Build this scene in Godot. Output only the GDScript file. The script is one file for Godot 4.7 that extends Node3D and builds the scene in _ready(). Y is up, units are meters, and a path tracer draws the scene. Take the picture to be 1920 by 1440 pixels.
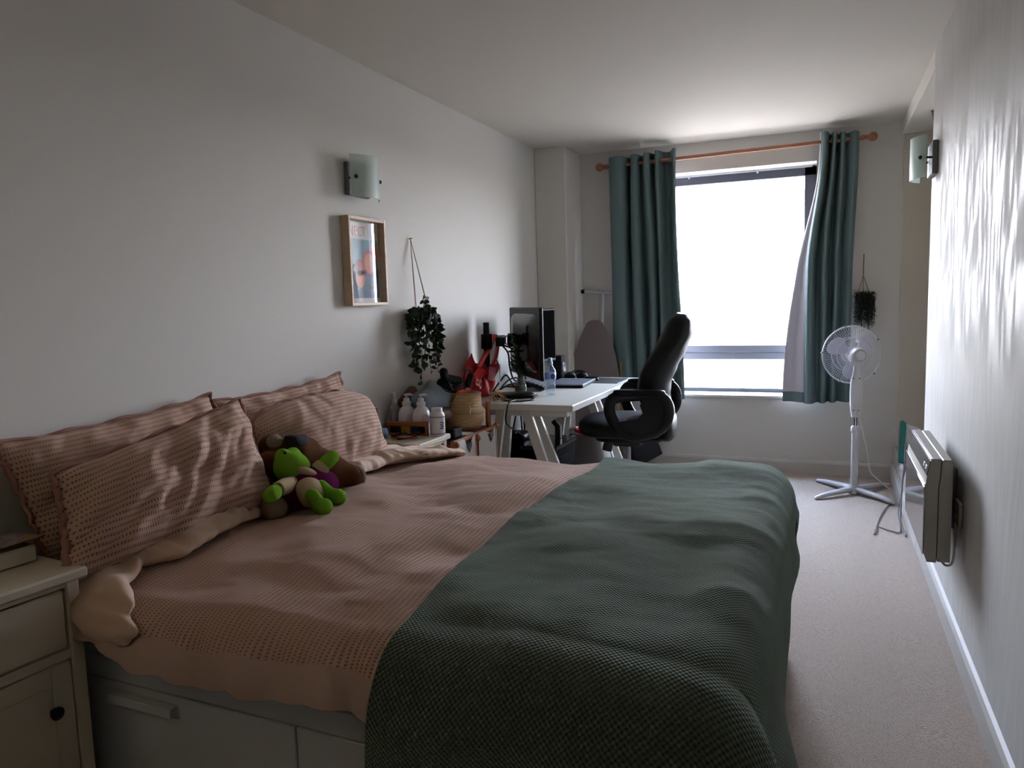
extends Node3D
# A bedroom seen from beside the bed towards a bright window. Metres, y up, -z towards the window wall.

const WL := -1.945   # left wall
const WR := 0.452    # right wall
const WB := -5.618   # window wall
const CH := 2.352    # ceiling height
const ZR := 1.6      # wall behind the camera

var used := {}
var M := {}
var sgroup := 0

func _ready():
	setup_view()
	make_materials()
	room()
	window_and_outside()
	bed()
	pillows()
	toys()
	nightstands()
	nightstand_things()
	cart()
	cart_things()
	desk()
	desk_things()
	under_desk()
	chair()
	ironing_board()
	curtains()
	fan()
	right_wall_things()
	left_wall_things()

func setup_view():
	var cam := Camera3D.new()
	cam.name = "camera"
	add_child(cam)
	var right := Vector3(0.9249, -0.0290, -0.3792)
	var back := Vector3(0.3799, 0.1091, 0.9185).normalized()
	right = (right - back * right.dot(back)).normalized()
	cam.transform = Transform3D(Basis(right, back.cross(right), back), Vector3(0, 1.27, 0))
	cam.fov = 2.0 * rad_to_deg(atan(720.0 / 1416.0))
	cam.near = 0.02
	cam.far = 400.0
	cam.current = true
	var we := WorldEnvironment.new()
	we.name = "environment"
	var env := Environment.new()
	var sky := Sky.new()
	var ps := ProceduralSkyMaterial.new()
	ps.sky_top_color = Color(0.74, 0.84, 1.0)
	ps.sky_horizon_color = Color(0.98, 0.98, 1.0)
	ps.sky_curve = 0.3
	ps.ground_horizon_color = Color(0.86, 0.84, 0.80)
	ps.ground_bottom_color = Color(0.62, 0.59, 0.54)
	ps.sky_energy_multiplier = 7.0
	ps.ground_energy_multiplier = 3.0
	ps.sun_angle_max = 1.0
	sky.sky_material = ps
	env.background_mode = Environment.BG_SKY
	env.sky = sky
	env.tonemap_mode = Environment.TONE_MAPPER_LINEAR
	env.tonemap_exposure = 0.74
	env.sdfgi_enabled = true
	env.ssao_enabled = true
	env.ssil_enabled = true
	we.environment = env
	add_child(we)

# ---------------------------------------------------------------- nodes
func numbered(n: String) -> String:
	var k: int = used.get(n, -1) + 1
	used[n] = k
	return n if k == 0 else "%s_%03d" % [n, k]

func tag(o, label: String, category := "", group := ""):
	if label != "": o.set_meta("label", label)
	if category != "": o.set_meta("category", category)
	if group != "": o.set_meta("group", group)
	return o

func thing(n: String, label: String, category: String, at := Vector3.ZERO, group := "", turn := 0.0):
	var o := Node3D.new()
	o.name = numbered(n)
	add_child(o)
	o.position = at
	o.rotation.y = turn
	return tag(o, label, category, group)

# one named mesh; under a parent its vertices are in the parent's space, or in room space when world is true
func obj(n: String, st, m, parent = null, world := false):
	var o := MeshInstance3D.new()
	if st is SurfaceTool:
		st.generate_normals()
		st.index()
		o.mesh = st.commit()
	else:
		o.mesh = st
	o.material_override = null
	for i in o.mesh.get_surface_count():
		o.mesh.surface_set_material(i, m)
	o.cast_shadow = GeometryInstance3D.SHADOW_CASTING_SETTING_ON
	if parent == null:
		o.name = numbered(n)
		add_child(o, true)
	else:
		o.name = n
		parent.add_child(o, true)
		if world: o.transform = parent.global_transform.affine_inverse()
	return o

func struct(n: String, st, m, parent = null):
	var o = obj(n, st, m, parent)
	if parent == null: o.set_meta("kind", "structure")
	return o

func single(n: String, st, m, label: String, category: String, group := ""):
	return tag(obj(n, st, m), label, category, group)

# ---------------------------------------------------------------- shapes
func nst() -> SurfaceTool:
	var st := SurfaceTool.new()
	st.begin(Mesh.PRIMITIVE_TRIANGLES)
	return st

func tri(st: SurfaceTool, a: Vector3, b: Vector3, c: Vector3, n: Vector3, flat := true, ua := Vector2.ZERO, ub := Vector2.ZERO, uc := Vector2.ZERO):
	st.set_smooth_group(0xFFFFFFFF if flat else sgroup)
	if (b - a).cross(c - a).dot(n) > 0.0:
		var t := b; b = c; c = t
		var u := ub; ub = uc; uc = u
	st.set_uv(ua); st.add_vertex(a)
	st.set_uv(ub); st.add_vertex(b)
	st.set_uv(uc); st.add_vertex(c)

func quad(st: SurfaceTool, a: Vector3, b: Vector3, c: Vector3, d: Vector3, n: Vector3, flat := true):
	tri(st, a, b, c, n, flat)
	tri(st, a, c, d, n, flat)

# chamfered box
func bx(st: SurfaceTool, c: Vector3, s: Vector3, bev := 0.003, xf := Transform3D()):
	var h := s * 0.5
	bev = minf(bev, minf(h.x, minf(h.y, h.z)) * 0.6)
	var p := func(ax: int, sg: Array) -> Vector3:
		var v := Vector3(sg[0] * h.x, sg[1] * h.y, sg[2] * h.z)
		for k in 3:
			if k != ax: v[k] -= sg[k] * bev
		return xf * (c + v)
	for ax in 3:
		var b: int = (ax + 1) % 3
		var d: int = (ax + 2) % 3
		for s0 in [-1, 1]:
			var q := []
			for e in [[-1, -1], [1, -1], [1, 1], [-1, 1]]:
				var sg := [0, 0, 0]
				sg[ax] = s0; sg[b] = e[0]; sg[d] = e[1]
				q.append(p.call(ax, sg))
			var n := Vector3.ZERO
			n[ax] = s0
			quad(st, q[0], q[1], q[2], q[3], xf.basis * n)
		if bev <= 0.0: continue
		for s1 in [-1, 1]:      # chamfers along the edges parallel to ax
			for s2 in [-1, 1]:
				var q2 := []
				for e in [[-1, b], [1, b], [1, d], [-1, d]]:
					var sg := [0, 0, 0]
					sg[ax] = e[0]; sg[b] = s1; sg[d] = s2
					var v: Vector3 = Vector3(sg[0] * h.x, sg[1] * h.y, sg[2] * h.z)
					for k in 3:
						if k != e[1]: v[k] -= sg[k] * bev
					q2.append(xf * (c + v))
				var n2 := Vector3.ZERO
				n2[b] = s1; n2[d] = s2
				quad(st, q2[0], q2[1], q2[2], q2[3], xf.basis * n2)
	if bev <= 0.0: return
	for sx in [-1, 1]:
		for sy in [-1, 1]:
			for sz in [-1, 1]:
				var sg := [sx, sy, sz]
				tri(st, p.call(0, sg), p.call(1, sg), p.call(2, sg), xf.basis * Vector3(sx, sy, sz))

func box_mesh(c: Vector3, s: Vector3, bev := 0.003, xf := Transform3D()) -> SurfaceTool:
	var st := nst()
	bx(st, c, s, bev, xf)
	return st

# a beam with a rectangular section from a to b
func beam(st: SurfaceTool, a: Vector3, b: Vector3, w: float, d: float, side := Vector3(0, 0, 1), bev := 0.003):
	var y := (b - a).normalized()
	var x := side.cross(y).normalized()
	bx(st, Vector3.ZERO, Vector3(w, a.distance_to(b), d), bev, Transform3D(Basis(x, y, x.cross(y)), (a + b) * 0.5))

func smooth(pts: Array, n := 6, closed := false) -> Array:
	var out := []
	var k := pts.size()
	for i in (k if closed else k - 1):
		var p0 = pts[(i - 1 + k) % k] if closed or i > 0 else pts[i]
		var p1 = pts[i]
		var p2 = pts[(i + 1) % k]
		var p3 = pts[(i + 2) % k] if closed or i + 2 < k else p2
		for j in n:
			var t := float(j) / n
			out.append(p1.cubic_interpolate(p2, p0, p3, t))
	if not closed: out.append(pts[k - 1])
	return out

# rings of points joined into a skin; caps close the ends; one winding for the whole skin
func loft(st: SurfaceTool, rings: Array, caps := true, closed := false, uvs := false):
	var n: int = rings[0].size()
	var m := rings.size()
	var rows := m if closed else m - 1
	var mids := []
	var all := Vector3.ZERO
	for r in rings:
		var c := Vector3.ZERO
		for p in r: c += p
		mids.append(c / n)
		all += c / n
	all /= m
	var vol := 0.0
	for i in rows:
		var a = rings[i]
		var b = rings[(i + 1) % m]
		for j in n:
			var k := (j + 1) % n
			vol += (a[j] - all).dot((a[k] - all).cross(b[k] - all)) + (a[j] - all).dot((b[k] - all).cross(b[j] - all))
	if not closed:
		for e in [[0, -1.0], [m - 1, 1.0]]:
			var r = rings[e[0]]
			for j in n: vol += e[1] * (mids[e[0]] - all).dot((r[j] - all).cross(r[(j + 1) % n] - all))
	st.set_smooth_group(sgroup)
	for i in rows:
		var a = rings[i]
		var b = rings[(i + 1) % m]
		var v0 := float(i) / (m - 1)
		var v1 := float(i + 1) / (m - 1)
		for j in n:
			var k := (j + 1) % n
			var u0 := float(j) / n
			var u1 := float(j + 1) / n
			var q := [[a[j], u0, v0], [a[k], u1, v0], [b[k], u1, v1], [a[j], u0, v0], [b[k], u1, v1], [b[j], u0, v1]]
			if vol > 0.0: q = [q[0], q[2], q[1], q[3], q[5], q[4]]
			for e in q:
				if uvs: st.set_uv(Vector2(e[1], e[2]))
				st.add_vertex(e[0])
	if caps and not closed:
		for e in [[0, 1], [m - 1, m - 2]]:
			var r = rings[e[0]]
			var out: Vector3 = mids[e[0]] - mids[e[1]]
			for j in n:
				tri(st, mids[e[0]], r[j], r[(j + 1) % n], out, true)

# a tube through points; r is one radius or one per point
func tube(st: SurfaceTool, pts: Array, r, sides := 8, closed := false, flat := Vector2.ONE):
	var rings := []
	var up := Vector3.UP
	var m := pts.size()
	for i in m:
		var t: Vector3
		if closed: t = pts[(i + 1) % m] - pts[(i - 1 + m) % m]
		else: t = pts[mini(i + 1, m - 1)] - pts[maxi(i - 1, 0)]
		t = t.normalized()
		if i == 0 and absf(t.dot(up)) > 0.9: up = Vector3.RIGHT
		var x := (up - t * up.dot(t)).normalized()
		up = x
		var y := t.cross(x)
		var rad: float = r[i] if r is Array else r
		var ring := []
		for j in sides:
			var a := TAU * j / sides
			ring.append(pts[i] + (x * cos(a) * flat.x + y * sin(a) * flat.y) * rad)
		rings.append(ring)
	loft(st, rings, true, closed)

func tube_mesh(pts: Array, r, sides := 8, closed := false, flat := Vector2.ONE) -> SurfaceTool:
	var st := nst()
	tube(st, pts, r, sides, closed, flat)
	return st

# lathe: profile of (radius, y); corners sharper than about 40 degrees stay sharp
func lathe(st: SurfaceTool, prof: Array, seg := 24, xf := Transform3D(), sq := Vector2.ONE):
	for i in prof.size() - 1:
		if i > 0:
			var d0: Vector2 = (prof[i] - prof[i - 1]).normalized()
			var d1: Vector2 = (prof[i + 1] - prof[i]).normalized()
			if d0.dot(d1) < 0.77: sgroup += 1
		var p: Vector2 = prof[i]
		var q: Vector2 = prof[i + 1]
		var t := q - p
		for j in seg:
			var a := TAU * j / seg
			var b := TAU * (j + 1) / seg
			var ca := Vector3(cos(a) * sq.x, 0, sin(a) * sq.y)
			var cb := Vector3(cos(b) * sq.x, 0, sin(b) * sq.y)
			var A := xf * (ca * p.x + Vector3.UP * p.y)
			var B := xf * (cb * p.x + Vector3.UP * p.y)
			var C := xf * (cb * q.x + Vector3.UP * q.y)
			var D := xf * (ca * q.x + Vector3.UP * q.y)
			var n := xf.basis * ((ca + cb) * 0.5 * t.y + Vector3.UP * -t.x)
			var u := float(j) / seg
			var u2 := float(j + 1) / seg
			var v := float(i) / (prof.size() - 1)
			var v2 := float(i + 1) / (prof.size() - 1)
			if p.x > 1e-6: tri(st, A, B, C, n, false, Vector2(u, v), Vector2(u2, v), Vector2(u2, v2))
			if q.x > 1e-6: tri(st, A, C, D, n, false, Vector2(u, v), Vector2(u2, v2), Vector2(u, v2))
	sgroup += 1

func lathe_mesh(prof: Array, seg := 24, xf := Transform3D(), sq := Vector2.ONE) -> SurfaceTool:
	var st := nst()
	lathe(st, prof, seg, xf, sq)
	return st

func at(p: Vector3, basis := Basis()) -> Transform3D:
	return Transform3D(basis, p)

# basis whose y runs along d
func along(d: Vector3) -> Basis:
	var y := d.normalized()
	var x := Vector3(0, 0, 1).cross(y) if absf(y.z) < 0.9 else Vector3(1, 0, 0).cross(y)
	x = x.normalized()
	return Basis(x, y, x.cross(y))

func ell(st: SurfaceTool, c: Vector3, r: Vector3, basis := Basis(), nu := 20, nv := 12):
	var prof := []
	for i in nv + 1:
		var a := PI * i / nv - PI / 2
		prof.append(Vector2(maxf(cos(a), 0.0) if i > 0 and i < nv else 0.0, sin(a)))
	lathe(st, prof, nu, Transform3D(basis * Basis.from_scale(r), c))

func ell_mesh(c: Vector3, r: Vector3, basis := Basis(), nu := 20, nv := 12) -> SurfaceTool:
	var st := nst()
	ell(st, c, r, basis, nu, nv)
	return st

# flat outline given thickness, in the plane of xf's x and y, thick along its z
func prism(st: SurfaceTool, poly: Array, th: float, xf := Transform3D()):
	var pv := PackedVector2Array(poly)
	var idx := Geometry2D.triangulate_polygon(pv)
	for s in [-0.5, 0.5]:
		for i in range(0, idx.size(), 3):
			var q := []
			for k in 3: q.append(xf * Vector3(pv[idx[i + k]].x, pv[idx[i + k]].y, th * s))
			tri(st, q[0], q[1], q[2], xf.basis.z * s)
	var ccw := 0.0
	for i in pv.size(): ccw += pv[i].cross(pv[(i + 1) % pv.size()])
	for i in pv.size():
		var a := pv[i]
		var b := pv[(i + 1) % pv.size()]
		var n := Vector2(b.y - a.y, a.x - b.x) * signf(ccw)
		quad(st, xf * Vector3(a.x, a.y, -th / 2), xf * Vector3(b.x, b.y, -th / 2), xf * Vector3(b.x, b.y, th / 2), xf * Vector3(a.x, a.y, th / 2), xf.basis * Vector3(n.x, n.y, 0))

func prism_mesh(poly: Array, th: float, xf := Transform3D()) -> SurfaceTool:
	var st := nst()
	prism(st, poly, th, xf)
	return st

# rounded ring of points in the x-z plane (superellipse) at height y
func srect(cx: float, y: float, cz: float, a: float, b: float, n := 24, e := 4.0, tilt := 0.0) -> Array:
	var r := []
	for i in n:
		var t := TAU * i / n
		var c := cos(t)
		var s := sin(t)
		var x := signf(c) * pow(absf(c), 2.0 / e) * a
		r.append(Vector3(cx + x, y + x * tilt, cz + signf(s) * pow(absf(s), 2.0 / e) * b))
	return r

# a soft block with rounded edges all over
func soft(st: SurfaceTool, c: Vector3, h: Vector3, basis := Basis(), n := 28, e := 4.0, rows := 12):
	var rings := []
	for i in rows + 1:
		var a := PI * (i / float(rows) - 0.5)
		var y := signf(sin(a)) * pow(absf(sin(a)), 2.0 / e)
		var k := pow(maxf(cos(a), 0.0), 2.0 / e)
		var ring := []
		for p in srect(0, y, 0, maxf(k, 0.02), maxf(k, 0.02), n, e): ring.append(c + basis * (p * h))
		rings.append(ring)
	loft(st, rings)

func soft_mesh(c: Vector3, h: Vector3, basis := Basis(), n := 28, e := 4.0, rows := 12) -> SurfaceTool:
	var st := nst()
	soft(st, c, h, basis, n, e, rows)
	return st

# cloth: f(u, v) gives points; two faces, a hem all round, texture coordinates in metres
func sheet(f: Callable, nu: int, nv: int, th: float, uvf: Callable) -> ArrayMesh:
	var P := PackedVector3Array()
	var U := PackedVector2Array()
	for j in nv + 1:
		for i in nu + 1:
			P.append(f.call(float(i) / nu, float(j) / nv))
			U.append(uvf.call(float(i) / nu, float(j) / nv))
	var w := nu + 1
	var V := PackedVector3Array()
	var N := PackedVector3Array()
	var UV := PackedVector2Array()
	var I := PackedInt32Array()
	for side in 2:
		for j in nv + 1:
			for i in nu + 1:
				var du := P[j * w + mini(i + 1, nu)] - P[j * w + maxi(i - 1, 0)]
				var dv := P[mini(j + 1, nv) * w + i] - P[maxi(j - 1, 0) * w + i]
				var n := du.cross(dv).normalized()
				if side == 1: n = -n
				V.append(P[j * w + i] + n * th * 0.5)
				N.append(n)
				UV.append(U[j * w + i])
		var o := side * P.size()
		for j in nv:
			for i in nu:
				var a := o + j * w + i
				var q := [a, a + w, a + w + 1, a, a + w + 1, a + 1] if side == 0 else [a, a + w + 1, a + w, a, a + 1, a + w + 1]
				for k in q: I.append(k)
	var edge := []
	for i in nu: edge.append([i, i + 1])
	for j in nv: edge.append([j * w + nu, (j + 1) * w + nu])
	for i in nu: edge.append([nv * w + nu - i, nv * w + nu - i - 1])
	for j in nv: edge.append([(nv - j) * w, (nv - j - 1) * w])
	var o2 := P.size()
	for e in edge:
		for k in [e[0], e[1], o2 + e[1], e[0], o2 + e[1], o2 + e[0]]: I.append(k)
	var arr := []
	arr.resize(Mesh.ARRAY_MAX)
	arr[Mesh.ARRAY_VERTEX] = V
	arr[Mesh.ARRAY_NORMAL] = N
	arr[Mesh.ARRAY_TEX_UV] = UV
	arr[Mesh.ARRAY_INDEX] = I
	var m := ArrayMesh.new()
	m.add_surface_from_arrays(Mesh.PRIMITIVE_TRIANGLES, arr)
	return m

# surface nets over smoothly joined tapered capsules [a, b, ra, rb]
func blob(st: SurfaceTool, bones: Array, cell: float, k := 0.02):
	var lo := Vector3.INF
	var hi := -Vector3.INF
	for b in bones:
		for q in [[b[0], b[2]], [b[1], b[3]]]:
			lo = lo.min(q[0] - Vector3.ONE * (q[1] + 2 * cell + k))
			hi = hi.max(q[0] + Vector3.ONE * (q[1] + 2 * cell + k))
	var n := Vector3i(((hi - lo) / cell).ceil()) + Vector3i.ONE
	var D := PackedFloat32Array()
	D.resize(n.x * n.y * n.z)
	var id := 0
	for z in n.z:
		for y in n.y:
			for x in n.x:
				var p := lo + Vector3(x, y, z) * cell
				var d := 1e9
				for b in bones:
					var ab: Vector3 = b[1] - b[0]
					var t := 0.0
					var l := ab.length_squared()
					if l > 1e-9: t = clampf((p - b[0]).dot(ab) / l, 0.0, 1.0)
					var e: float = p.distance_to(b[0] + ab * t) - lerpf(b[2], b[3], t)
					if e - d > k: continue
					var h := maxf(k - absf(d - e), 0.0) / k
					d = minf(d, e) - h * h * k * 0.25
				D[id] = d
				id += 1
	var vid := {}
	var verts := []
	var sy := n.x
	var sz := n.x * n.y
	for z in n.z - 1:
		for y in n.y - 1:
			for x in n.x - 1:
				var i0 := x + y * sy + z * sz
				var mask := 0
				for c in 8:
					if D[i0 + (c & 1) + ((c >> 1) & 1) * sy + ((c >> 2) & 1) * sz] < 0.0: mask |= 1 << c
				if mask == 0 or mask == 255: continue
				var s := Vector3.ZERO
				var m := 0
				for c in 8:
					for ax in 3:
						if c & (1 << ax): continue
						var c2 := c | (1 << ax)
						if ((mask >> c) & 1) == ((mask >> c2) & 1): continue
						var d0 := D[i0 + (c & 1) + ((c >> 1) & 1) * sy + ((c >> 2) & 1) * sz]
						var d1 := D[i0 + (c2 & 1) + ((c2 >> 1) & 1) * sy + ((c2 >> 2) & 1) * sz]
						var p0 := Vector3(c & 1, (c >> 1) & 1, (c >> 2) & 1)
						var p1 := Vector3(c2 & 1, (c2 >> 1) & 1, (c2 >> 2) & 1)
						s += p0.lerp(p1, d0 / (d0 - d1))
						m += 1
				vid[i0] = verts.size()
				verts.append(lo + (Vector3(x, y, z) + s / m) * cell)
	var step := [1, sy, sz]
	for i0 in vid:
		for ax in 3:
			var b1: int = step[(ax + 1) % 3]
			var b2: int = step[(ax + 2) % 3]
			var e0: int = i0
			var e1: int = i0 + step[ax]
			if (D[e0] < 0.0) == (D[e1] < 0.0): continue
			if not (vid.has(i0 - b1) and vid.has(i0 - b2) and vid.has(i0 - b1 - b2)): continue
			var out := Vector3.ZERO
			out[ax] = 1.0 if D[e0] < 0.0 else -1.0
			quad(st, verts[vid[i0]], verts[vid[i0 - b1]], verts[vid[i0 - b1 - b2]], verts[vid[i0 - b2]], out, false)

func blob_mesh(bones: Array, cell: float, k := 0.02) -> SurfaceTool:
	var st := nst()
	blob(st, bones, cell, k)
	sgroup += 1
	return st

func text_mesh(s: String, size: float, depth: float, font := "Droid Sans", bold := false) -> TextMesh:
	var t := TextMesh.new()
	t.text = s
	var f := SystemFont.new()
	f.font_names = PackedStringArray([font])
	if bold: f.font_weight = 700
	t.font = f
	t.font_size = 64
	t.pixel_size = size / 64.0
	t.depth = depth
	return t

# ---------------------------------------------------------------- materials
func mat(n: String, c: Color, rough := 0.6, metal := 0.0, spec := 0.5) -> StandardMaterial3D:
	var m := StandardMaterial3D.new()
	m.resource_name = n
	m.albedo_color = c
	m.roughness = rough
	m.metallic = metal
	m.metallic_specular = spec
	m.cull_mode = BaseMaterial3D.CULL_DISABLED
	M[n] = m
	return m

func noise_tex(freq: float, ramp: Array, size := 256, seedn := 1, oct := 4, stretch := Vector2.ONE) -> ImageTexture:
	var fn := FastNoiseLite.new()
	fn.seed = seedn
	fn.frequency = freq
	fn.fractal_octaves = oct
	var im := Image.create(size, size, false, Image.FORMAT_RGB8)
	var g := Gradient.new()
	g.offsets = PackedFloat32Array(ramp[0])
	g.colors = PackedColorArray(ramp[1])
	for y in size:
		for x in size:
			# torus mapping keeps the tile seamless
			var a := TAU * x / size
			var b := TAU * y / size
			var v := fn.get_noise_3d(cos(a) * size / TAU * stretch.x, sin(a) * size / TAU * stretch.x + cos(b) * size / TAU * stretch.y, sin(b) * size / TAU * stretch.y)
			im.set_pixel(x, y, g.sample(v * 0.5 + 0.5))
	return ImageTexture.create_from_image(im)

func grey(lo := 0.0, hi := 1.0) -> Array:
	return [[0.0, 1.0], [Color(lo, lo, lo), Color(hi, hi, hi)]]

func tri_scale(m: StandardMaterial3D, s: float, world := false):
	m.uv1_triplanar = true
	m.uv1_world_triplanar = world
	m.uv1_scale = Vector3.ONE * s

func make_materials():
	var fine := noise_tex(0.06, grey(0.2, 0.8), 256, 3, 5)
	var m := mat("wall_paint", Color(0.855, 0.842, 0.815), 0.75)
	m.heightmap_enabled = true; m.heightmap_texture = fine; m.heightmap_scale = 0.05
	tri_scale(m, 1.2, true)
	m = mat("satin_wall_paint", Color(0.80, 0.79, 0.77), 1.0, 0.0, 0.2)
	m.roughness_texture = noise_tex(0.045, [[0.0, 0.42, 0.6, 1.0], [Color(0.36, 0.36, 0.36), Color(0.48, 0.48, 0.48), Color(0.74, 0.74, 0.74), Color(0.82, 0.82, 0.82)]], 256, 77, 3)
	m.heightmap_enabled = true; m.heightmap_texture = noise_tex(0.03, grey(0.1, 0.9), 256, 8, 3); m.heightmap_scale = 0.14
	m.uv1_triplanar = true; m.uv1_world_triplanar = true; m.uv1_scale = Vector3(1.6, 0.35, 1.6)
	m = mat("ceiling_paint", Color(0.87, 0.845, 0.80), 0.85)
	m.heightmap_enabled = true; m.heightmap_texture = fine; m.heightmap_scale = 0.05
	tri_scale(m, 0.7, true)
	m = mat("beige_paint", Color(0.80, 0.77, 0.71), 0.6)
	m = mat("skirting_paint", Color(0.77, 0.75, 0.72), 0.5)
	m = mat("carpet", Color(1, 1, 1), 0.95, 0.0, 0.2)
	m.albedo_texture = noise_tex(0.25, [[0.0, 0.3, 0.5, 1.0], [Color(0.46, 0.42, 0.39), Color(0.65, 0.595, 0.545), Color(0.71, 0.65, 0.60), Color(0.75, 0.69, 0.64)]], 512, 11, 3)
	m.heightmap_enabled = true; m.heightmap_texture = noise_tex(0.4, grey(), 512, 12, 2); m.heightmap_scale = 0.6
	tri_scale(m, 1.6, true)
	mat("white_paint", Color(0.83, 0.82, 0.78), 0.35)
	mat("cream_paint", Color(0.80, 0.76, 0.68), 0.42)
	mat("white_foil", Color(0.82, 0.84, 0.86), 0.22)
	mat("white_plastic", Color(0.84, 0.84, 0.86), 0.35)
	mat("grey_plastic", Color(0.42, 0.42, 0.44), 0.45)
	mat("black_plastic", Color(0.026, 0.026, 0.03), 0.45, 0.0, 0.35)
	mat("black_gloss", Color(0.02, 0.02, 0.025), 0.12)
	mat("black_metal", Color(0.03, 0.03, 0.035), 0.35, 0.3)
	m = mat("black_leather", Color(0.02, 0.019, 0.02), 0.5, 0.0, 0.35)
	m.heightmap_enabled = true; m.heightmap_texture = noise_tex(0.2, grey(), 256, 21, 3); m.heightmap_scale = 0.05
	tri_scale(m, 5.0)
	mat("dark_grey_metal", Color(0.30, 0.31, 0.35), 0.4, 0.2)
	mat("transom_grey", Color(0.52, 0.53, 0.56), 0.45, 0.1)
	mat("chrome", Color(0.80, 0.80, 0.82), 0.15, 1.0)
	mat("brushed_steel", Color(0.62, 0.62, 0.63), 0.35, 1.0)
	mat("silver_laptop", Color(0.62, 0.64, 0.70), 0.35, 0.6)
	mat("dark_mark", Color(0.05, 0.05, 0.06), 0.5)
	mat("steel_button", Color(0.10, 0.09, 0.11), 0.35, 0.4)
	m = mat("pane_glass", Color(1, 1, 1, 0.04), 0.02)
	m.transparency = BaseMaterial3D.TRANSPARENCY_ALPHA
	m = mat("frosted_glass", Color(0.90, 0.95, 0.92, 0.52), 0.35)
	m.transparency = BaseMaterial3D.TRANSPARENCY_ALPHA
	m.backlight_enabled = true; m.backlight = Color(0.7, 0.8, 0.76)
	m = mat("clear_glass", Color(0.95, 0.97, 0.95, 0.05), 0.05)
	m.refraction_enabled = true; m.refraction_scale = 0.05
	m = mat("bottle_plastic", Color(0.80, 0.90, 1.0, 0.10), 0.05)
	m.transparency = BaseMaterial3D.TRANSPARENCY_ALPHA
	m = mat("water", Color(0.85, 0.93, 1.0, 0.10), 0.05)
	m.transparency = BaseMaterial3D.TRANSPARENCY_ALPHA
	m = mat("clear_plastic", Color(0.86, 0.84, 0.88, 0.30), 0.15)
	m.transparency = BaseMaterial3D.TRANSPARENCY_ALPHA
	for w in [["pale_wood", Color(0.82, 0.73, 0.62), Color(0.74, 0.63, 0.50)], ["brown_wood", Color(0.58, 0.33, 0.15), Color(0.42, 0.22, 0.09)], ["pole_wood", Color(0.62, 0.40, 0.27), Color(0.48, 0.29, 0.19)]]:
		m = mat(w[0], Color.WHITE, 0.5)
		m.albedo_texture = noise_tex(0.02, [[0.0, 0.5, 1.0], [w[2], w[1], w[2].lerp(w[1], 0.6)]], 128, 31, 4, Vector2(1, 6))
		tri_scale(m, 4.0)
	linen_materials()
	mat("peach_cotton", Color(0.79, 0.675, 0.575), 0.8).rim_enabled = true
	mat("pink_hem", Color(0.71, 0.605, 0.55), 0.85)
	mat("mattress_white", Color(0.78, 0.77, 0.76), 0.9)
	m = mat("teal_curtain", Color(0.38, 0.455, 0.455), 0.85)
	m.heightmap_enabled = true; m.heightmap_texture = noise_tex(0.5, grey(), 256, 41, 2); m.heightmap_scale = 0.05
	m.backlight_enabled = true; m.backlight = Color(0.035, 0.05, 0.055)
	tri_scale(m, 8.0)
	m = mat("curtain_lining", Color(0.80, 0.78, 0.80), 0.85)
	m.backlight_enabled = true; m.backlight = Color(0.25, 0.25, 0.27)
	m = mat("brown_plush", Color(0.33, 0.20, 0.115), 0.95, 0.0, 0.1)
	var fur := noise_tex(0.22, grey(), 256, 51, 3)
	m.heightmap_enabled = true; m.heightmap_texture = fur; m.heightmap_scale = 0.3; tri_scale(m, 6.0)
	m.rim_enabled = true; m.rim = 0.3
	for c in [["grey_plush", Color(0.52, 0.46, 0.40)], ["green_plush", Color(0.42, 0.60, 0.17)], ["plum_cloth", Color(0.30, 0.04, 0.22)], ["cream_plush", Color(0.70, 0.62, 0.50)]]:
		m = mat(c[0], c[1], 0.95, 0.0, 0.1)
		m.heightmap_enabled = true; m.heightmap_texture = fur; m.heightmap_scale = 0.12; tri_scale(m, 9.0)
	m = mat("black_plush", Color(0.025, 0.022, 0.026), 0.9)
	mat("backplate_grey", Color(0.45, 0.44, 0.46), 0.4)
	mat("fan_lilac", Color(0.80, 0.80, 0.86), 0.4)
	mat("screen_black", Color(0.012, 0.012, 0.015), 0.6, 0.0, 0.04)
	m = mat("lamp_glow", Color(1.0, 0.9, 0.75), 0.5)
	m.emission_enabled = true; m.emission = Color(1.0, 0.80, 0.58); m.emission_energy_multiplier = 4.0
	mat("pale_steel", Color(0.66, 0.66, 0.70), 0.3, 0.3)
	mat("rear_paint", Color(0.46, 0.44, 0.43), 0.8)
	mat("black_mat", Color(0.035, 0.04, 0.055), 0.8)
	mat("grey_panel", Color(0.10, 0.10, 0.115), 0.6, 0.0, 0.3)
	mat("black_cloth", Color(0.03, 0.03, 0.035), 0.9)
	m = mat("laundry_grey", Color(0.46, 0.43, 0.41), 0.9)
	m.heightmap_enabled = true; m.heightmap_texture = fur; m.heightmap_scale = 0.1; tri_scale(m, 10.0)
	m = mat("ironing_cover", Color(0.50, 0.45, 0.44), 0.8)
	m.albedo_texture = noise_tex(0.3, [[0.0, 1.0], [Color(0.85, 0.85, 0.85), Color.WHITE]], 128, 61, 2)
	tri_scale(m, 6.0)
	m = mat("canvas", Color(0.80, 0.77, 0.73), 0.9)
	m.heightmap_enabled = true; m.heightmap_texture = fur; m.heightmap_scale = 0.05; tri_scale(m, 12.0)
	m = mat("wicker", Color.WHITE, 0.7)
	var wi := Image.create(128, 128, false, Image.FORMAT_RGB8)
	var wh := Image.create(128, 128, false, Image.FORMAT_RGB8)
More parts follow.
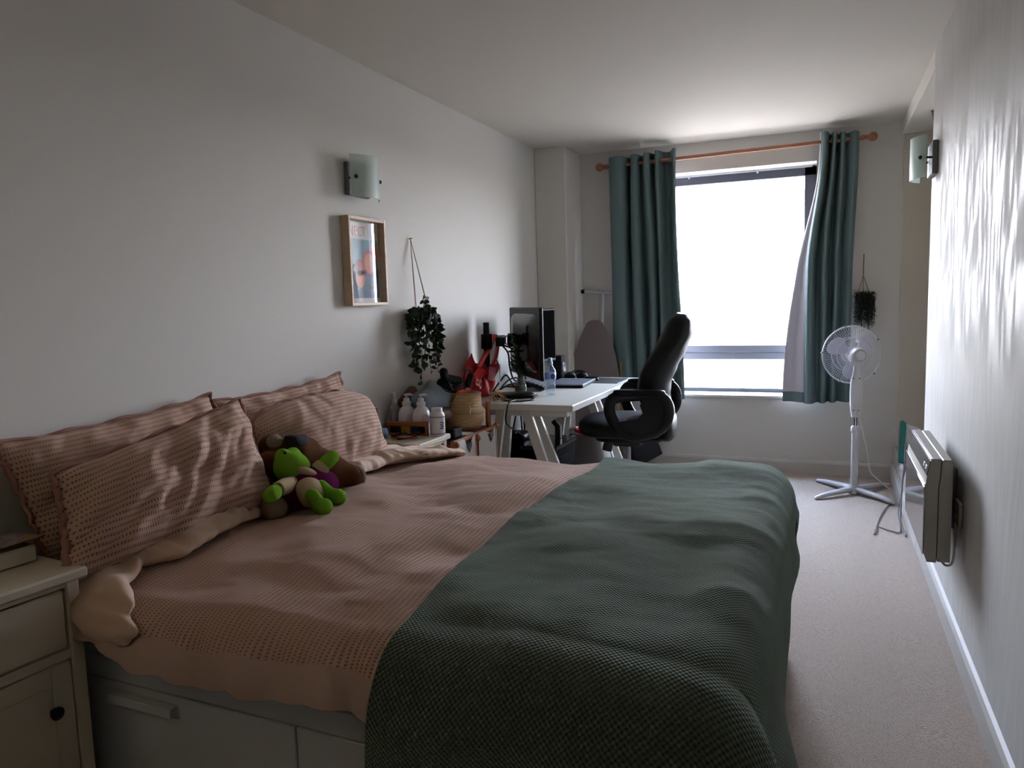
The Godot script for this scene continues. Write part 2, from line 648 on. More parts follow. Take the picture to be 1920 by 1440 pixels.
	for y in 128:
		for x in 128:
			var cx := x / 8
			var cy := y / 8
			var over := (cx + cy) % 2 == 0
			var t := sin(PI * (fposmod(x, 8) + 0.5) / 8.0) if over else sin(PI * (fposmod(y, 8) + 0.5) / 8.0)
			var s := 0.75 + 0.25 * sin(cx * 12.9 + cy * 78.2)
			wi.set_pixel(x, y, Color(0.66, 0.49, 0.29).lerp(Color(0.76, 0.62, 0.42), s) * (0.80 + 0.2 * t))
			wh.set_pixel(x, y, Color(t, t, t))
	m.albedo_texture = ImageTexture.create_from_image(wi)
	m.heightmap_enabled = true; m.heightmap_texture = ImageTexture.create_from_image(wh); m.heightmap_scale = 0.25
	m.uv1_scale = Vector3(9, 3, 1)
	m = mat("denim_bag", Color(0.45, 0.50, 0.54), 0.6)
	mat("brown_leather", Color(0.33, 0.17, 0.08), 0.5)
	mat("red_bag", Color(0.72, 0.03, 0.06), 0.45)
	mat("pink_print", Color(0.78, 0.38, 0.38), 0.5)
	mat("coral", Color(0.80, 0.28, 0.18), 0.6)
	mat("pink_lens", Color(0.72, 0.38, 0.36), 0.3)
	mat("yellow_card", Color(0.66, 0.52, 0.05), 0.5)
	mat("blue_card", Color(0.05, 0.16, 0.40), 0.5)
	mat("maroon", Color(0.22, 0.04, 0.08), 0.5)
	mat("label_pink", Color(0.80, 0.72, 0.72), 0.5)
	mat("lotion", Color(0.85, 0.84, 0.86), 0.3)
	mat("mauve_liquid", Color(0.42, 0.30, 0.38), 0.3)
	mat("navy_print", Color(0.08, 0.12, 0.34), 0.5)
	mat("label_blue", Color(0.58, 0.72, 0.92), 0.35)
	mat("emblem_blue", Color(0.06, 0.15, 0.50), 0.35)
	mat("emblem_red", Color(0.65, 0.12, 0.25), 0.35)
	mat("cap_blue", Color(0.62, 0.80, 0.92), 0.4)
	mat("brass", Color(0.70, 0.50, 0.20), 0.3, 1.0)
	m = mat("leaf_green", Color(0.10, 0.17, 0.08), 0.55)
	m.backlight_enabled = true; m.backlight = Color(0.04, 0.07, 0.02)
	m = mat("leaf_light", Color(0.20, 0.30, 0.10), 0.5)
	m.backlight_enabled = true; m.backlight = Color(0.08, 0.12, 0.03)
	mat("dark_leaf", Color(0.08, 0.11, 0.06), 0.8)
	mat("twine", Color(0.55, 0.38, 0.24), 0.8)
	mat("raffia", Color(0.66, 0.50, 0.30), 0.8)
	mat("pot", Color(0.66, 0.64, 0.60), 0.6)
	mat("teal_plastic", Color(0.03, 0.42, 0.40), 0.35)
	mat("heater_grey", Color(0.64, 0.62, 0.58), 0.4)
	m = mat("heater_glass", Color(0.72, 0.71, 0.72), 0.04)
	m.metallic = 0.75
	mat("heater_panel", Color(0.26, 0.25, 0.25), 0.15)
	mat("white_cord", Color(0.84, 0.83, 0.84), 0.5)
	mat("grey_cord", Color(0.40, 0.37, 0.38), 0.6)
	mat("paper_white", Color(0.85, 0.84, 0.82), 0.6)
	mat("poster_blue", Color(0.43, 0.60, 0.64), 0.6)
	mat("poster_deep", Color(0.20, 0.34, 0.45), 0.6)
	mat("poster_red", Color(0.72, 0.28, 0.26), 0.6)
	mat("poster_orange", Color(0.86, 0.50, 0.30), 0.6)
	mat("poster_pink", Color(0.84, 0.45, 0.42), 0.6)
	mat("poster_leaf", Color(0.12, 0.26, 0.22), 0.6)
	m = mat("picture_glass", Color(1, 1, 1, 0.03), 0.01)
	m.transparency = BaseMaterial3D.TRANSPARENCY_ALPHA
	m = mat("magazine", Color.WHITE, 0.4)
	m.albedo_texture = noise_tex(0.03, [[0.0, 0.42, 0.5, 0.58, 0.7, 1.0], [Color(0.2, 0.2, 0.25), Color(0.45, 0.42, 0.40), Color(0.62, 0.60, 0.58), Color(0.5, 0.35, 0.35), Color(0.66, 0.52, 0.10), Color(0.75, 0.6, 0.1)]], 128, 71, 3)
	tri_scale(m, 2.0)
	m = mat("outside_ground", Color(0.56, 0.49, 0.42), 0.9)
	m.albedo_texture = noise_tex(0.05, [[0.0, 1.0], [Color(0.7, 0.7, 0.68), Color.WHITE]], 128, 81, 4)
	tri_scale(m, 0.1, true)

# the knitted bed linen: colour and relief of the weave, one tile per few centimetres
func linen_materials():
	var n := 128
	var im := Image.create(n, n, false, Image.FORMAT_RGB8)
	var hm := Image.create(n, n, false, Image.FORMAT_RGB8)
	for y in n:
		for x in n:
			# rows of small open slots, 8 across and 4 rows, with plain ribs between
			var fx := fposmod(x + 8.0 * (int(y / 32.0) % 2), 16.0) / 16.0
			var fy := fposmod(y, 32.0) / 32.0
			var slot := clampf(1.0 - absf(fx - 0.5) * 3.6, 0.0, 1.0) * clampf(1.6 - absf(fy - 0.36) * 6.0, 0.0, 1.0)
			slot = smoothstep(0.15, 0.6, slot)
			var rib := 0.5 + 0.5 * sin(TAU * y / 8.0)
			var h := (0.62 + 0.2 * rib) * (1.0 - slot)
			var c := Color(0.785, 0.65, 0.575).lerp(Color(0.69, 0.545, 0.47), 0.35 * (1.0 - rib))
			c = c.lerp(Color(0.48, 0.32, 0.29), slot * 0.8)
			im.set_pixel(x, y, c)
			hm.set_pixel(x, y, Color(h, h, h))
	var m := mat("pink_knit", Color.WHITE, 0.9, 0.0, 0.3)
	m.albedo_texture = ImageTexture.create_from_image(im)
	m.heightmap_enabled = true; m.heightmap_texture = ImageTexture.create_from_image(hm); m.heightmap_scale = 0.35
	m.rim_enabled = true; m.rim = 0.2
	m.uv1_scale = Vector3(1 / 0.053, 1 / 0.053, 1)
	im = Image.create(n, n, false, Image.FORMAT_RGB8)
	hm = Image.create(n, n, false, Image.FORMAT_RGB8)
	for y in n:
		for x in n:
			# puffy bobbles on a diamond lattice, dark dimples between
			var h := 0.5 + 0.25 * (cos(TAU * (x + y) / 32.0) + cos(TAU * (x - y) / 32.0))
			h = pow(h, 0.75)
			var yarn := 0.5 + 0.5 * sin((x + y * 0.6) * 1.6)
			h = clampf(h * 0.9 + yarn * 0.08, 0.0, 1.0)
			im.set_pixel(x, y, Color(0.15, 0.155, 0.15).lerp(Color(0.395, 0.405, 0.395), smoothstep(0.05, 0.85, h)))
			hm.set_pixel(x, y, Color(h, h, h))
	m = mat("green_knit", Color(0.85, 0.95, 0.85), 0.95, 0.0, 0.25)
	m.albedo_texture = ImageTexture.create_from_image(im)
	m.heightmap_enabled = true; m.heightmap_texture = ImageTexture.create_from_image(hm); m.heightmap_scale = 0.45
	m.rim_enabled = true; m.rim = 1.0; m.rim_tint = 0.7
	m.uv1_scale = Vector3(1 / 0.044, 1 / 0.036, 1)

# ---------------------------------------------------------------- the room
func slab(lo: Vector3, hi: Vector3, bev := 0.0005) -> SurfaceTool:
	return box_mesh((lo + hi) * 0.5, hi - lo, bev)

func room():
	var t := 0.2
	struct("floor", slab(Vector3(WL - t, -0.2, WB - t), Vector3(WR + 0.5, 0, ZR + t)), M.carpet)
	struct("ceiling", slab(Vector3(WL - t, CH, WB - t), Vector3(WR + 0.5, CH + 0.2, ZR + t)), M.ceiling_paint)
	struct("wall_left", slab(Vector3(WL - t, 0, WB - t), Vector3(WL, CH, ZR + t)), M.wall_paint)
	struct("wall_rear", slab(Vector3(WL, 0, ZR), Vector3(WR + 0.5, CH, ZR + t)), M.rear_paint)
	# right wall: main part, then a shallow recess with a low ledge and a lintel
	struct("wall_right", slab(Vector3(WR, 0, -4.03), Vector3(WR + 0.5, CH, ZR), 0.004), M.satin_wall_paint)
	struct("wall_recess", slab(Vector3(WR + 0.2, 0, WB - t), Vector3(WR + 0.5, CH, -4.03)), M.beige_paint)
	struct("trim_1", slab(Vector3(WR, 0, WB), Vector3(WR + 0.2, 0.215, -4.03), 0.004), M.skirting_paint).set_meta("label", "low painted ledge along the recess in the right wall")
	struct("trim_2", slab(Vector3(WR, 2.265, WB), Vector3(WR + 0.2, CH, -4.03), 0.004), M.ceiling_paint).set_meta("label", "shallow lintel over the recess in the right wall")
	struct("trim_3", slab(Vector3(WR + 0.012, 0.215, WB), Vector3(WR + 0.2, 2.265, WB + 0.025), 0.004), M.beige_paint).set_meta("label", "beige pilaster strip in the right back corner")
	struct("trim_4", slab(Vector3(WL, 0, WB), Vector3(-1.712, CH, -5.244), 0.006), M.wall_paint).set_meta("label", "boxed pier in the left back corner")
	# window wall round the opening
	var wx0 := -1.2
	var wx1 := -0.055
	var wy0 := 0.545
	var wy1 := 2.15
	var z0 := WB - 0.3
	var st := nst()
	bx(st, Vector3((WL + wx0) / 2, CH / 2, (WB + z0) / 2), Vector3(wx0 - WL, CH, WB - z0), 0.0)
	bx(st, Vector3((wx1 + WR + 0.3) / 2, CH / 2, (WB + z0) / 2), Vector3(WR + 0.3 - wx1, CH, WB - z0), 0.0)
	bx(st, Vector3((wx0 + wx1) / 2, wy0 / 2, (WB + z0) / 2), Vector3(wx1 - wx0, wy0, WB - z0), 0.0)
	bx(st, Vector3((wx0 + wx1) / 2, (wy1 + CH) / 2, (WB + z0) / 2), Vector3(wx1 - wx0, CH - wy1, WB - z0), 0.0)
	struct("wall_back", st, M.wall_paint)
	# skirting boards with a bevelled top
	var prof := [Vector2(0, 0), Vector2(0.018, 0), Vector2(0.018, 0.078), Vector2(0.011, 0.094), Vector2(0.0, 0.098)]
	st = nst()
	prism(st, prof, ZR + 4.03, Transform3D(Basis(Vector3(-1, 0, 0), Vector3.UP, Vector3(0, 0, -1)), Vector3(WR, 0, (ZR - 4.03) / 2)))
	struct("baseboard_right", st, M.skirting_paint)
	st = nst()
	prism(st, prof, WR + 0.0 - -1.712, Transform3D(Basis(Vector3(0, 0, 1), Vector3.UP, Vector3(-1, 0, 0)), Vector3((WR - 1.712) / 2, 0, WB)))
	struct("baseboard_back", st, M.skirting_paint)
	st = nst()
	prism(st, prof, ZR + 5.244, Transform3D(Basis(Vector3(1, 0, 0), Vector3.UP, Vector3(0, 0, 1)), Vector3(WL, 0, (ZR - 5.244) / 2)))
	struct("baseboard_left", st, M.skirting_paint)
	st = nst()
	prism(st, prof, WB * -1 - 4.05, Transform3D(Basis(Vector3(-1, 0, 0), Vector3.UP, Vector3(0, 0, -1)), Vector3(WR, 0, (WB - 4.03) / 2)))
	struct("baseboard_recess", st, M.skirting_paint)
	# black cable clip under the lintel
	st = nst()
	tube(st, smooth([Vector3(WR + 0.19, 2.05, -5.2), Vector3(WR + 0.16, 2.13, -5.15), Vector3(WR + 0.13, 2.2, -5.05), Vector3(WR + 0.10, 2.262, -4.95)], 5), 0.012, 8)
	single("pipe", st, M.grey_plastic, "short grey pipe bending down under the lintel in the right recess", "pipe")

func window_and_outside():
	var w := Node3D.new()
	w.name = "window_1"
	add_child(w)
	w.set_meta("kind", "structure")
	w.set_meta("label", "grey framed window with a fixed upper pane and a low bottom pane")
	w.position = Vector3(-0.6275, 0.545, -5.80)
	var x0 := -1.2
	var x1 := -0.055
	var z := -5.80
	var st := nst()
	# outer frame
	bx(st, Vector3(x0 + 0.03, 1.345, z - 0.03), Vector3(0.06, 1.6, 0.06), 0.003)
	bx(st, Vector3(x1 - 0.04, 1.345, z - 0.03), Vector3(0.08, 1.6, 0.06), 0.003)
	bx(st, Vector3((x0 + x1) / 2, 2.118, z - 0.03), Vector3(x1 - x0, 0.07, 0.06), 0.003)
	bx(st, Vector3((x0 + x1) / 2, 0.563, z - 0.03), Vector3(x1 - x0, 0.03, 0.06), 0.003)
	obj("frame", st, M.dark_grey_metal, w, true)
	st = nst()
	bx(st, Vector3((x0 + x1) / 2, 0.872, z - 0.02), Vector3(x1 - x0 - 0.10, 0.052, 0.08), 0.003)
	obj("transom", st, M.transom_grey, w, true)
	st = nst()
	bx(st, Vector3((x0 + x1) / 2, 0.818, z - 0.026), Vector3(x1 - x0 - 0.10, 0.052, 0.068), 0.003)
	obj("lower_sash_rail", st, M.transom_grey, w, true)
	st = nst()
	bx(st, Vector3((x0 + x1) / 2, 2.145, z + 0.01), Vector3(x1 - x0 - 0.06, 0.012, 0.02), 0.002)
	bx(st, Vector3(-0.45, 2.136, z + 0.014), Vector3(0.012, 0.02, 0.02), 0.002)
	bx(st, Vector3(-0.93, 2.136, z + 0.014), Vector3(0.012, 0.02, 0.02), 0.002)
	obj("trickle_vent", st, M.white_plastic, w, true)
	obj("pane", box_mesh(Vector3((x0 + x1) / 2, 1.49, z - 0.035), Vector3(x1 - x0 - 0.1, 1.19, 0.006), 0.0), M.pane_glass, w, true)
	obj("pane", box_mesh(Vector3((x0 + x1) / 2, 0.685, z - 0.035), Vector3(x1 - x0 - 0.1, 0.22, 0.006), 0.0), M.pane_glass, w, true)
	obj("window_sill", box_mesh(Vector3((x0 + x1) / 2, 0.540, -5.70), Vector3(x1 - x0 - 0.002, 0.02, 0.2), 0.003), M.white_paint, w, true)
	struct("outside_ground", slab(Vector3(-120, -9.2, -220), Vector3(120, -9.0, -7.0)), M.outside_ground).set_meta("label", "pale ground far below the window")

# ---------------------------------------------------------------- the bed
var bumps := FastNoiseLite.new()
var crease := FastNoiseLite.new()

func lut(tab: Array, x: float) -> float:
	if x <= tab[0][0]: return tab[0][1]
	for i in tab.size() - 1:
		if x <= tab[i + 1][0]:
			var t: float = (x - tab[i][0]) / (tab[i + 1][0] - tab[i][0])
			return lerpf(tab[i][1], tab[i + 1][1], t * t * (3.0 - 2.0 * t))
	return tab[-1][1]

# height of the made bed over the mattress
func bed_top(x: float, z: float) -> float:
	var t := clampf((-1.22 - z) / 1.64, 0.0, 1.0)
	var h := 0.595 + 0.05 * pow(sin(PI * t), 0.6)
	h += 0.020 * bumps.get_noise_2d(x * 100.0, z * 100.0)
	h += 0.004 * crease.get_noise_2d(x * 100.0 + z * 40.0, z * 160.0)
	# soft hollows and ridges of the duvet
	h += 0.018 * exp(-pow((x + 0.98 + 0.25 * (z + 1.9)) / 0.10, 2.0)) * smoothstep(-1.2, -1.5, z)
	h += 0.022 * exp(-(pow((x + 0.25) / 0.2, 2.0) + pow((z + 2.72) / 0.22, 2.0)))
	h += 0.012 * exp(-(pow((x + 1.25) / 0.14, 2.0) + pow((z + 2.6) / 0.2, 2.0)))
	return h

# path across the bed: s metres from the near shoulder; negative hangs down the near side
func across(s: float, x: float, lift: float) -> Vector2:   # (z, y)
	var r := 0.13
	var zn := -1.27
	var zf := -2.80
	if s < 0.0:
		var d := -s
		var a := minf(d / r, PI * 0.47)
		var z := zn + sin(a) * r * 0.95
		var y := bed_top(x, zn) - (1.0 - cos(a)) * r
		var rest := maxf(d - a * r, 0.0)
		return Vector2(z + rest * 0.10 + lift * sin(a), y - rest * 0.995 + lift * cos(a))
	var top := zn - zf
	if s > top:
		var d2 := s - top
		var a2 := minf(d2 / 0.1, PI * 0.47)
		var rest2 := maxf(d2 - a2 * 0.1, 0.0)
		return Vector2(zf - sin(a2) * 0.1 - rest2 * 0.05 - lift * sin(a2), bed_top(x, zf) - (1.0 - cos(a2)) * 0.1 - rest2 + lift * cos(a2))
	return Vector2(zn - s, bed_top(x, zn - s) + lift)

func bed():
	bumps.seed = 5; bumps.frequency = 0.019; bumps.fractal_octaves = 2
	crease.seed = 9; crease.frequency = 0.05; crease.fractal_octaves = 2
	# drawer base
	var b = thing("bed_base", "white drawer bed base standing under the pink bedding", "bed", Vector3(-0.99, 0, -2.0))
	b.rotation.y = deg_to_rad(-1.6)
	var st := nst()
	bx(st, Vector3(-0.02, 0.2, 0), Vector3(1.78, 0.36, 1.50), 0.002)
	bx(st, Vector3(-0.02, 0.40, 0.0), Vector3(1.78, 0.08, 1.50), 0.003)
	obj("body", st, M.white_foil, b)
	obj("side_board", box_mesh(Vector3(-0.02, 0.412, 0.765), Vector3(1.80, 0.056, 0.028), 0.002), M.white_foil, b)
	var xs := [[-0.92, -0.018], [-0.014, 0.88]]
	for d in xs:
		var dr = obj("drawer", box_mesh(Vector3((d[0] + d[1]) / 2, 0.205, 0.765), Vector3(d[1] - d[0], 0.351, 0.03), 0.002), M.white_foil, b)
		st = nst()
		var hx: float = d[0] + (0.46 if d[0] < -0.5 else 0.48)
		bx(st, Vector3(hx, 0.345, 0.781), Vector3(0.205, 0.034, 0.003), 0.001)
		bx(st, Vector3(hx, 0.360, 0.792), Vector3(0.205, 0.004, 0.024), 0.001)
		bx(st, Vector3(hx, 0.351, 0.803), Vector3(0.205, 0.020, 0.004), 0.001)
		obj("handle", st, M.white_foil, dr)
	single("mattress", soft_mesh(Vector3(-1.04, 0.505, -2.04), Vector3(0.87, 0.062, 0.77), Basis(), 40, 9.0, 10), M.mattress_white, "white mattress lying on the drawer bed base", "mattress")
	# duvet: knitted face, plain border along the near hem
	var total := 0.34 + 1.53 + 0.26
	var hem := func(x: float) -> float: return 0.185 - 0.035 * smoothstep(-1.15, -1.55, x) + 0.010 * sin(x * 9.0) + 0.005 * sin(x * 31.0 + 1.0)
	var place := func(u: float, s: float, lift: float) -> Vector3:
		var x := lerpf(-1.62, -0.20, u)
		var q := across(s, minf(x, -0.16), lift)
		var hang := clampf(-s / 0.18, 0.0, 1.0) * smoothstep(-0.72, -0.88, x)
		q.x += 0.012 * hang * sin(x * 26.0 + 2.0 * sin(x * 7.0)) + 0.006 * hang * sin(x * 63.0)
		if x > -0.27: q.y -= pow((x + 0.27) / 0.07, 2.0) * 0.045
		return Vector3(x, q.y, q.x)
	var uvf := func(u, v): return Vector2(lerpf(-1.62, -0.20, u), v)
	var duvet := tag(obj("duvet", sheet(func(u, v): return place.call(u, lerpf(-hem.call(lerpf(-1.62, -0.20, u)) + 0.055, total - 0.34, v), 0.0), 190, 200, 0.03, func(u, v): return Vector2(lerpf(-0.13, total - 0.34, v), lerpf(-1.62, -0.20, u))), M.pink_knit), "pink knitted duvet spread across the bed", "duvet") as MeshInstance3D
	obj("hem_border", sheet(func(u, v):
		var x := lerpf(-1.62, -0.20, u)
		var h: float = hem.call(x)
		return place.call(u, lerpf(-h - 0.01, -h + 0.06, v), 0.004), 200, 10, 0.026, uvf), M.pink_hem, duvet)
	# turned-back end of the duvet, smooth peach underside showing
	var zL := [[1.06, -1.485], [1.075, -1.54], [1.10, -1.585], [1.16, -1.635], [1.35, -1.645], [1.67, -1.62], [1.83, -1.60], [2.1, -1.64], [2.4, -1.73], [2.7, -1.70], [2.9, -1.62]]
	var zR := [[1.06, -1.44], [1.075, -1.40], [1.10, -1.375], [1.16, -1.43], [1.27, -1.52], [1.33, -1.55], [1.42, -1.485], [1.6, -1.50], [1.81, -1.54], [2.09, -1.49], [2.41, -1.50], [2.62, -1.40], [2.78, -1.37], [2.9, -1.44]]
	var hh := [[1.06, 0.004], [1.08, 0.016], [1.13, 0.025], [1.3, 0.026], [1.5, 0.028], [1.8, 0.02], [2.1, 0.022], [2.4, 0.030], [2.65, 0.026], [2.8, 0.016], [2.9, 0.008]]
	var rings := []
	for i in 151:
		var zz := lerpf(1.06, 2.9, i / 150.0)
		var s := (zz - 1.27)
		if s < 0: s *= 0.68
		var l := lut(zL, zz)
		var r := lut(zR, zz)
		var h := lut(hh, zz)
		var ring := []
		for j in 40:
			var a := TAU * j / 40
			var t := cos(a) * 0.5 + 0.5
			var x := lerpf(l, r, t)
			# gathers run in from the seam at the open edge
			var g := pow(t, 2.5) * (0.007 * sin(zz * 95.0 + 3.0 * sin(zz * 23.0)) + 0.006 * sin(zz * 47.0 + 1.0))
			var sag := 0.009 * crease.get_noise_2d(x * 190.0, zz * 60.0 - x * 90.0)
			var q := across(s, x, 0.018 + (h * 1.0 + h * sin(a) * (1.0 + 0.15 * sin(3.0 * a))) + (g + sag) * maxf(sin(a), 0.0) * 1.6)
			ring.append(Vector3(x + (0.003 * sin(zz * 60.0) + 0.003 * sin(zz * 131.0)) * t, q.y, q.x))
		rings.append(ring)
	st = nst()
	loft(st, rings)
	sgroup += 1
	obj("turned_back_cuff", st, M.peach_cotton, duvet)
	# green throw over the foot of the bed
	var xe := -0.205      # where it starts to fall over the foot
	var throw_at := func(u: float, v: float) -> Vector3:
		var t := lerpf(-0.62, 1.70, v)             # across, negative on the near side
		var foot := lerpf(0.46, 0.22, smoothstep(0.0, 1.5, t))
		var s := lerpf(-0.765 - 0.02 * sin(t * 3.0) - 0.02 * smoothstep(0.0, -0.3, t), xe + foot, u)
		if t > 1.25: s -= 0.04 * smoothstep(1.25, 1.6, t) * (1.0 - u)
		var x := s
		var drop := 0.0
		if s > xe:
			var d := s - xe
			var a := minf(d / 0.115, PI * 0.48)
			x = xe + sin(a) * 0.115 + maxf(d - a * 0.115, 0.0) * (0.06 + 0.34 * smoothstep(0.45, 0.0, t))
			drop = (1.0 - cos(a)) * 0.115 + maxf(d - a * 0.115, 0.0)
		var q := across(t, minf(x, -0.06), 0.026 + 0.012 * smoothstep(0.0, -0.1, t))
		var near := maxf(-t, 0.0)
		# corner: both falls meet, the cloth flares out in a fold
		var both := minf(drop, near)
		var y := q.y - drop * clampf(1.0 - near * 1.5, 0.12, 1.0)
		x += both * 0.24 + 0.02 * both * sin(near * 22.0)
		var z := q.x + minf(drop, near) * 0.10
		var hang := smoothstep(0.05, 0.4, near)
		z += 0.012 * hang * sin(s * 19.0 + 1.5)
		x += 0.10 * near * smoothstep(xe - 0.15, xe + 0.1, s) * (1.0 + sin(near * 9.0))
		# slack ripples over the far foot corner
		x += 0.035 * smoothstep(0.10, 0.3, drop) * smoothstep(0.55, 1.25, t) * (1.0 + 0.6 * sin(t * 13.0))
		return Vector3(x, maxf(y, 0.012), z)
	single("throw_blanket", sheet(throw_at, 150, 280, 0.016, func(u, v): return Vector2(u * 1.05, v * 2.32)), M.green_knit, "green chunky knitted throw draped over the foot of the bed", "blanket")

# ---------------------------------------------------------------- pillows
# a: top left, b: top right, c: bottom right, d: bottom left (seen from the room); bulges towards +n
func pillow(n: String, label: String, a: Vector3, b: Vector3, c: Vector3, d: Vector3, thick: float, seedn: int, corners := 0.35, wr := 1.0, back := 0.5, rnd := 0.0):
	var ctr := (a + b + c + d) * 0.25
	var nrm := (b - a).cross(d - a).normalized()
	if nrm.x < 0: nrm = -nrm
	var o = thing(n, label, "pillow", ctr, "knitted pillows at the head of the bed")
	var W := a.distance_to(b)
	var Hh := a.distance_to(d)
	var fn := FastNoiseLite.new()
	fn.seed = seedn; fn.frequency = 0.045; fn.fractal_octaves = 2
	var edge := func(u: float, v: float) -> Vector3:
		# sides pull in between the corners
		var uu := u * 2.0 - 1.0
		var vv := v * 2.0 - 1.0
		var pu := 0.5 + 0.5 * uu * (1.0 - 0.055 * corners * (1.0 - vv * vv) * 2.0)
		var pv := 0.5 + 0.5 * vv * (1.0 - 0.09 * corners * (1.0 - uu * uu) * 2.0)
		pu = 0.5 + (pu - 0.5) * (1.0 - rnd * vv * vv * vv * vv)
		pv = 0.5 + (pv - 0.5) * (1.0 - rnd * uu * uu * uu * uu)
		return a.lerp(b, pu).lerp(d.lerp(c, pu), pv) - ctr
	var f := func(u: float, v: float, side: float) -> Vector3:
		var uu := absf(u * 2.0 - 1.0)
		var vv := absf(v * 2.0 - 1.0)
		var e := pow(maxf(1.0 - pow(uu, 3.2), 0.0), 0.55) * pow(maxf(1.0 - pow(vv, 2.6), 0.0), 0.55)
		var p: Vector3 = edge.call(u, v)
		var w := 0.014 * wr * fn.get_noise_2d(u * W * 190.0 + v * 60.0, v * Hh * 120.0 - u * 40.0) + 0.010 * wr * sin(9.0 * v + 14.0 * u * v + seedn) * e * u
		return p + nrm * (side * e * thick * (1.0 if side > 0 else back) + w * minf(e * 3.0, 1.0))
	var uvf := func(u, v): return Vector2(u * W, v * Hh + seedn * 0.013)
	var cover = obj("front", sheet(func(u, v): return f.call(u, v, 1.0), 70, 50, 0.006, uvf), M.pink_knit, o)
	obj("back", sheet(func(u, v): return f.call(u, v, -1.0), 40, 30, 0.006, uvf), M.peach_cotton, o)
	# frilled seam round the edge
	var pts := []
	for k in 120:
		var t := k / 30.0
		var p: Vector3
		if t < 1: p = edge.call(t, 0.0)
		elif t < 2: p = edge.call(1.0, t - 1)
		elif t < 3: p = edge.call(3.0 - t, 1.0)
		else: p = edge.call(0.0, 4.0 - t)
		pts.append(p + (p.normalized()) * 0.006 + nrm * 0.006 * sin(k * 1.7 + seedn) + Vector3.UP * 0.004 * sin(k * 0.9))
	obj("frilled_seam", tube_mesh(pts, 0.011, 6, true, Vector2(0.5, 1.0)), M.pink_knit_edge, o)

func pillows():
	mat("pink_knit_edge", Color(0.60, 0.43, 0.38), 0.9)
	pillow("pillow", "knitted pink pillow leaning on the wall at the near end, behind another pillow", Vector3(-1.885, 0.955, -1.205), Vector3(-1.90, 0.985, -1.93), Vector3(-1.76, 0.62, -1.93), Vector3(-1.79, 0.62, -1.25), 0.075, 1, 0.5)
	pillow("pillow", "knitted pink pillow leaning on the wall at the far end, mostly hidden", Vector3(-1.885, 0.965, -1.93), Vector3(-1.895, 0.985, -2.66), Vector3(-1.78, 0.63, -2.66), Vector3(-1.78, 0.63, -1.95), 0.07, 2, 0.6)
	pillow("pillow", "knitted pink pillow lying against the other near pillow, front and nearest", Vector3(-1.715, 0.885, -1.235), Vector3(-1.70, 0.985, -1.85), Vector3(-1.57, 0.625, -1.85), Vector3(-1.60, 0.66, -1.16), 0.10, 3, 0.3, 1.5)
	pillow("pillow", "plump knitted pink pillow in front at the far end, behind the soft toys", Vector3(-1.76, 0.93, -1.92), Vector3(-1.77, 0.945, -2.62), Vector3(-1.65, 0.58, -2.61), Vector3(-1.66, 0.62, -1.98), 0.13, 4, 0.0, 0.8, 0.5, 0.18)

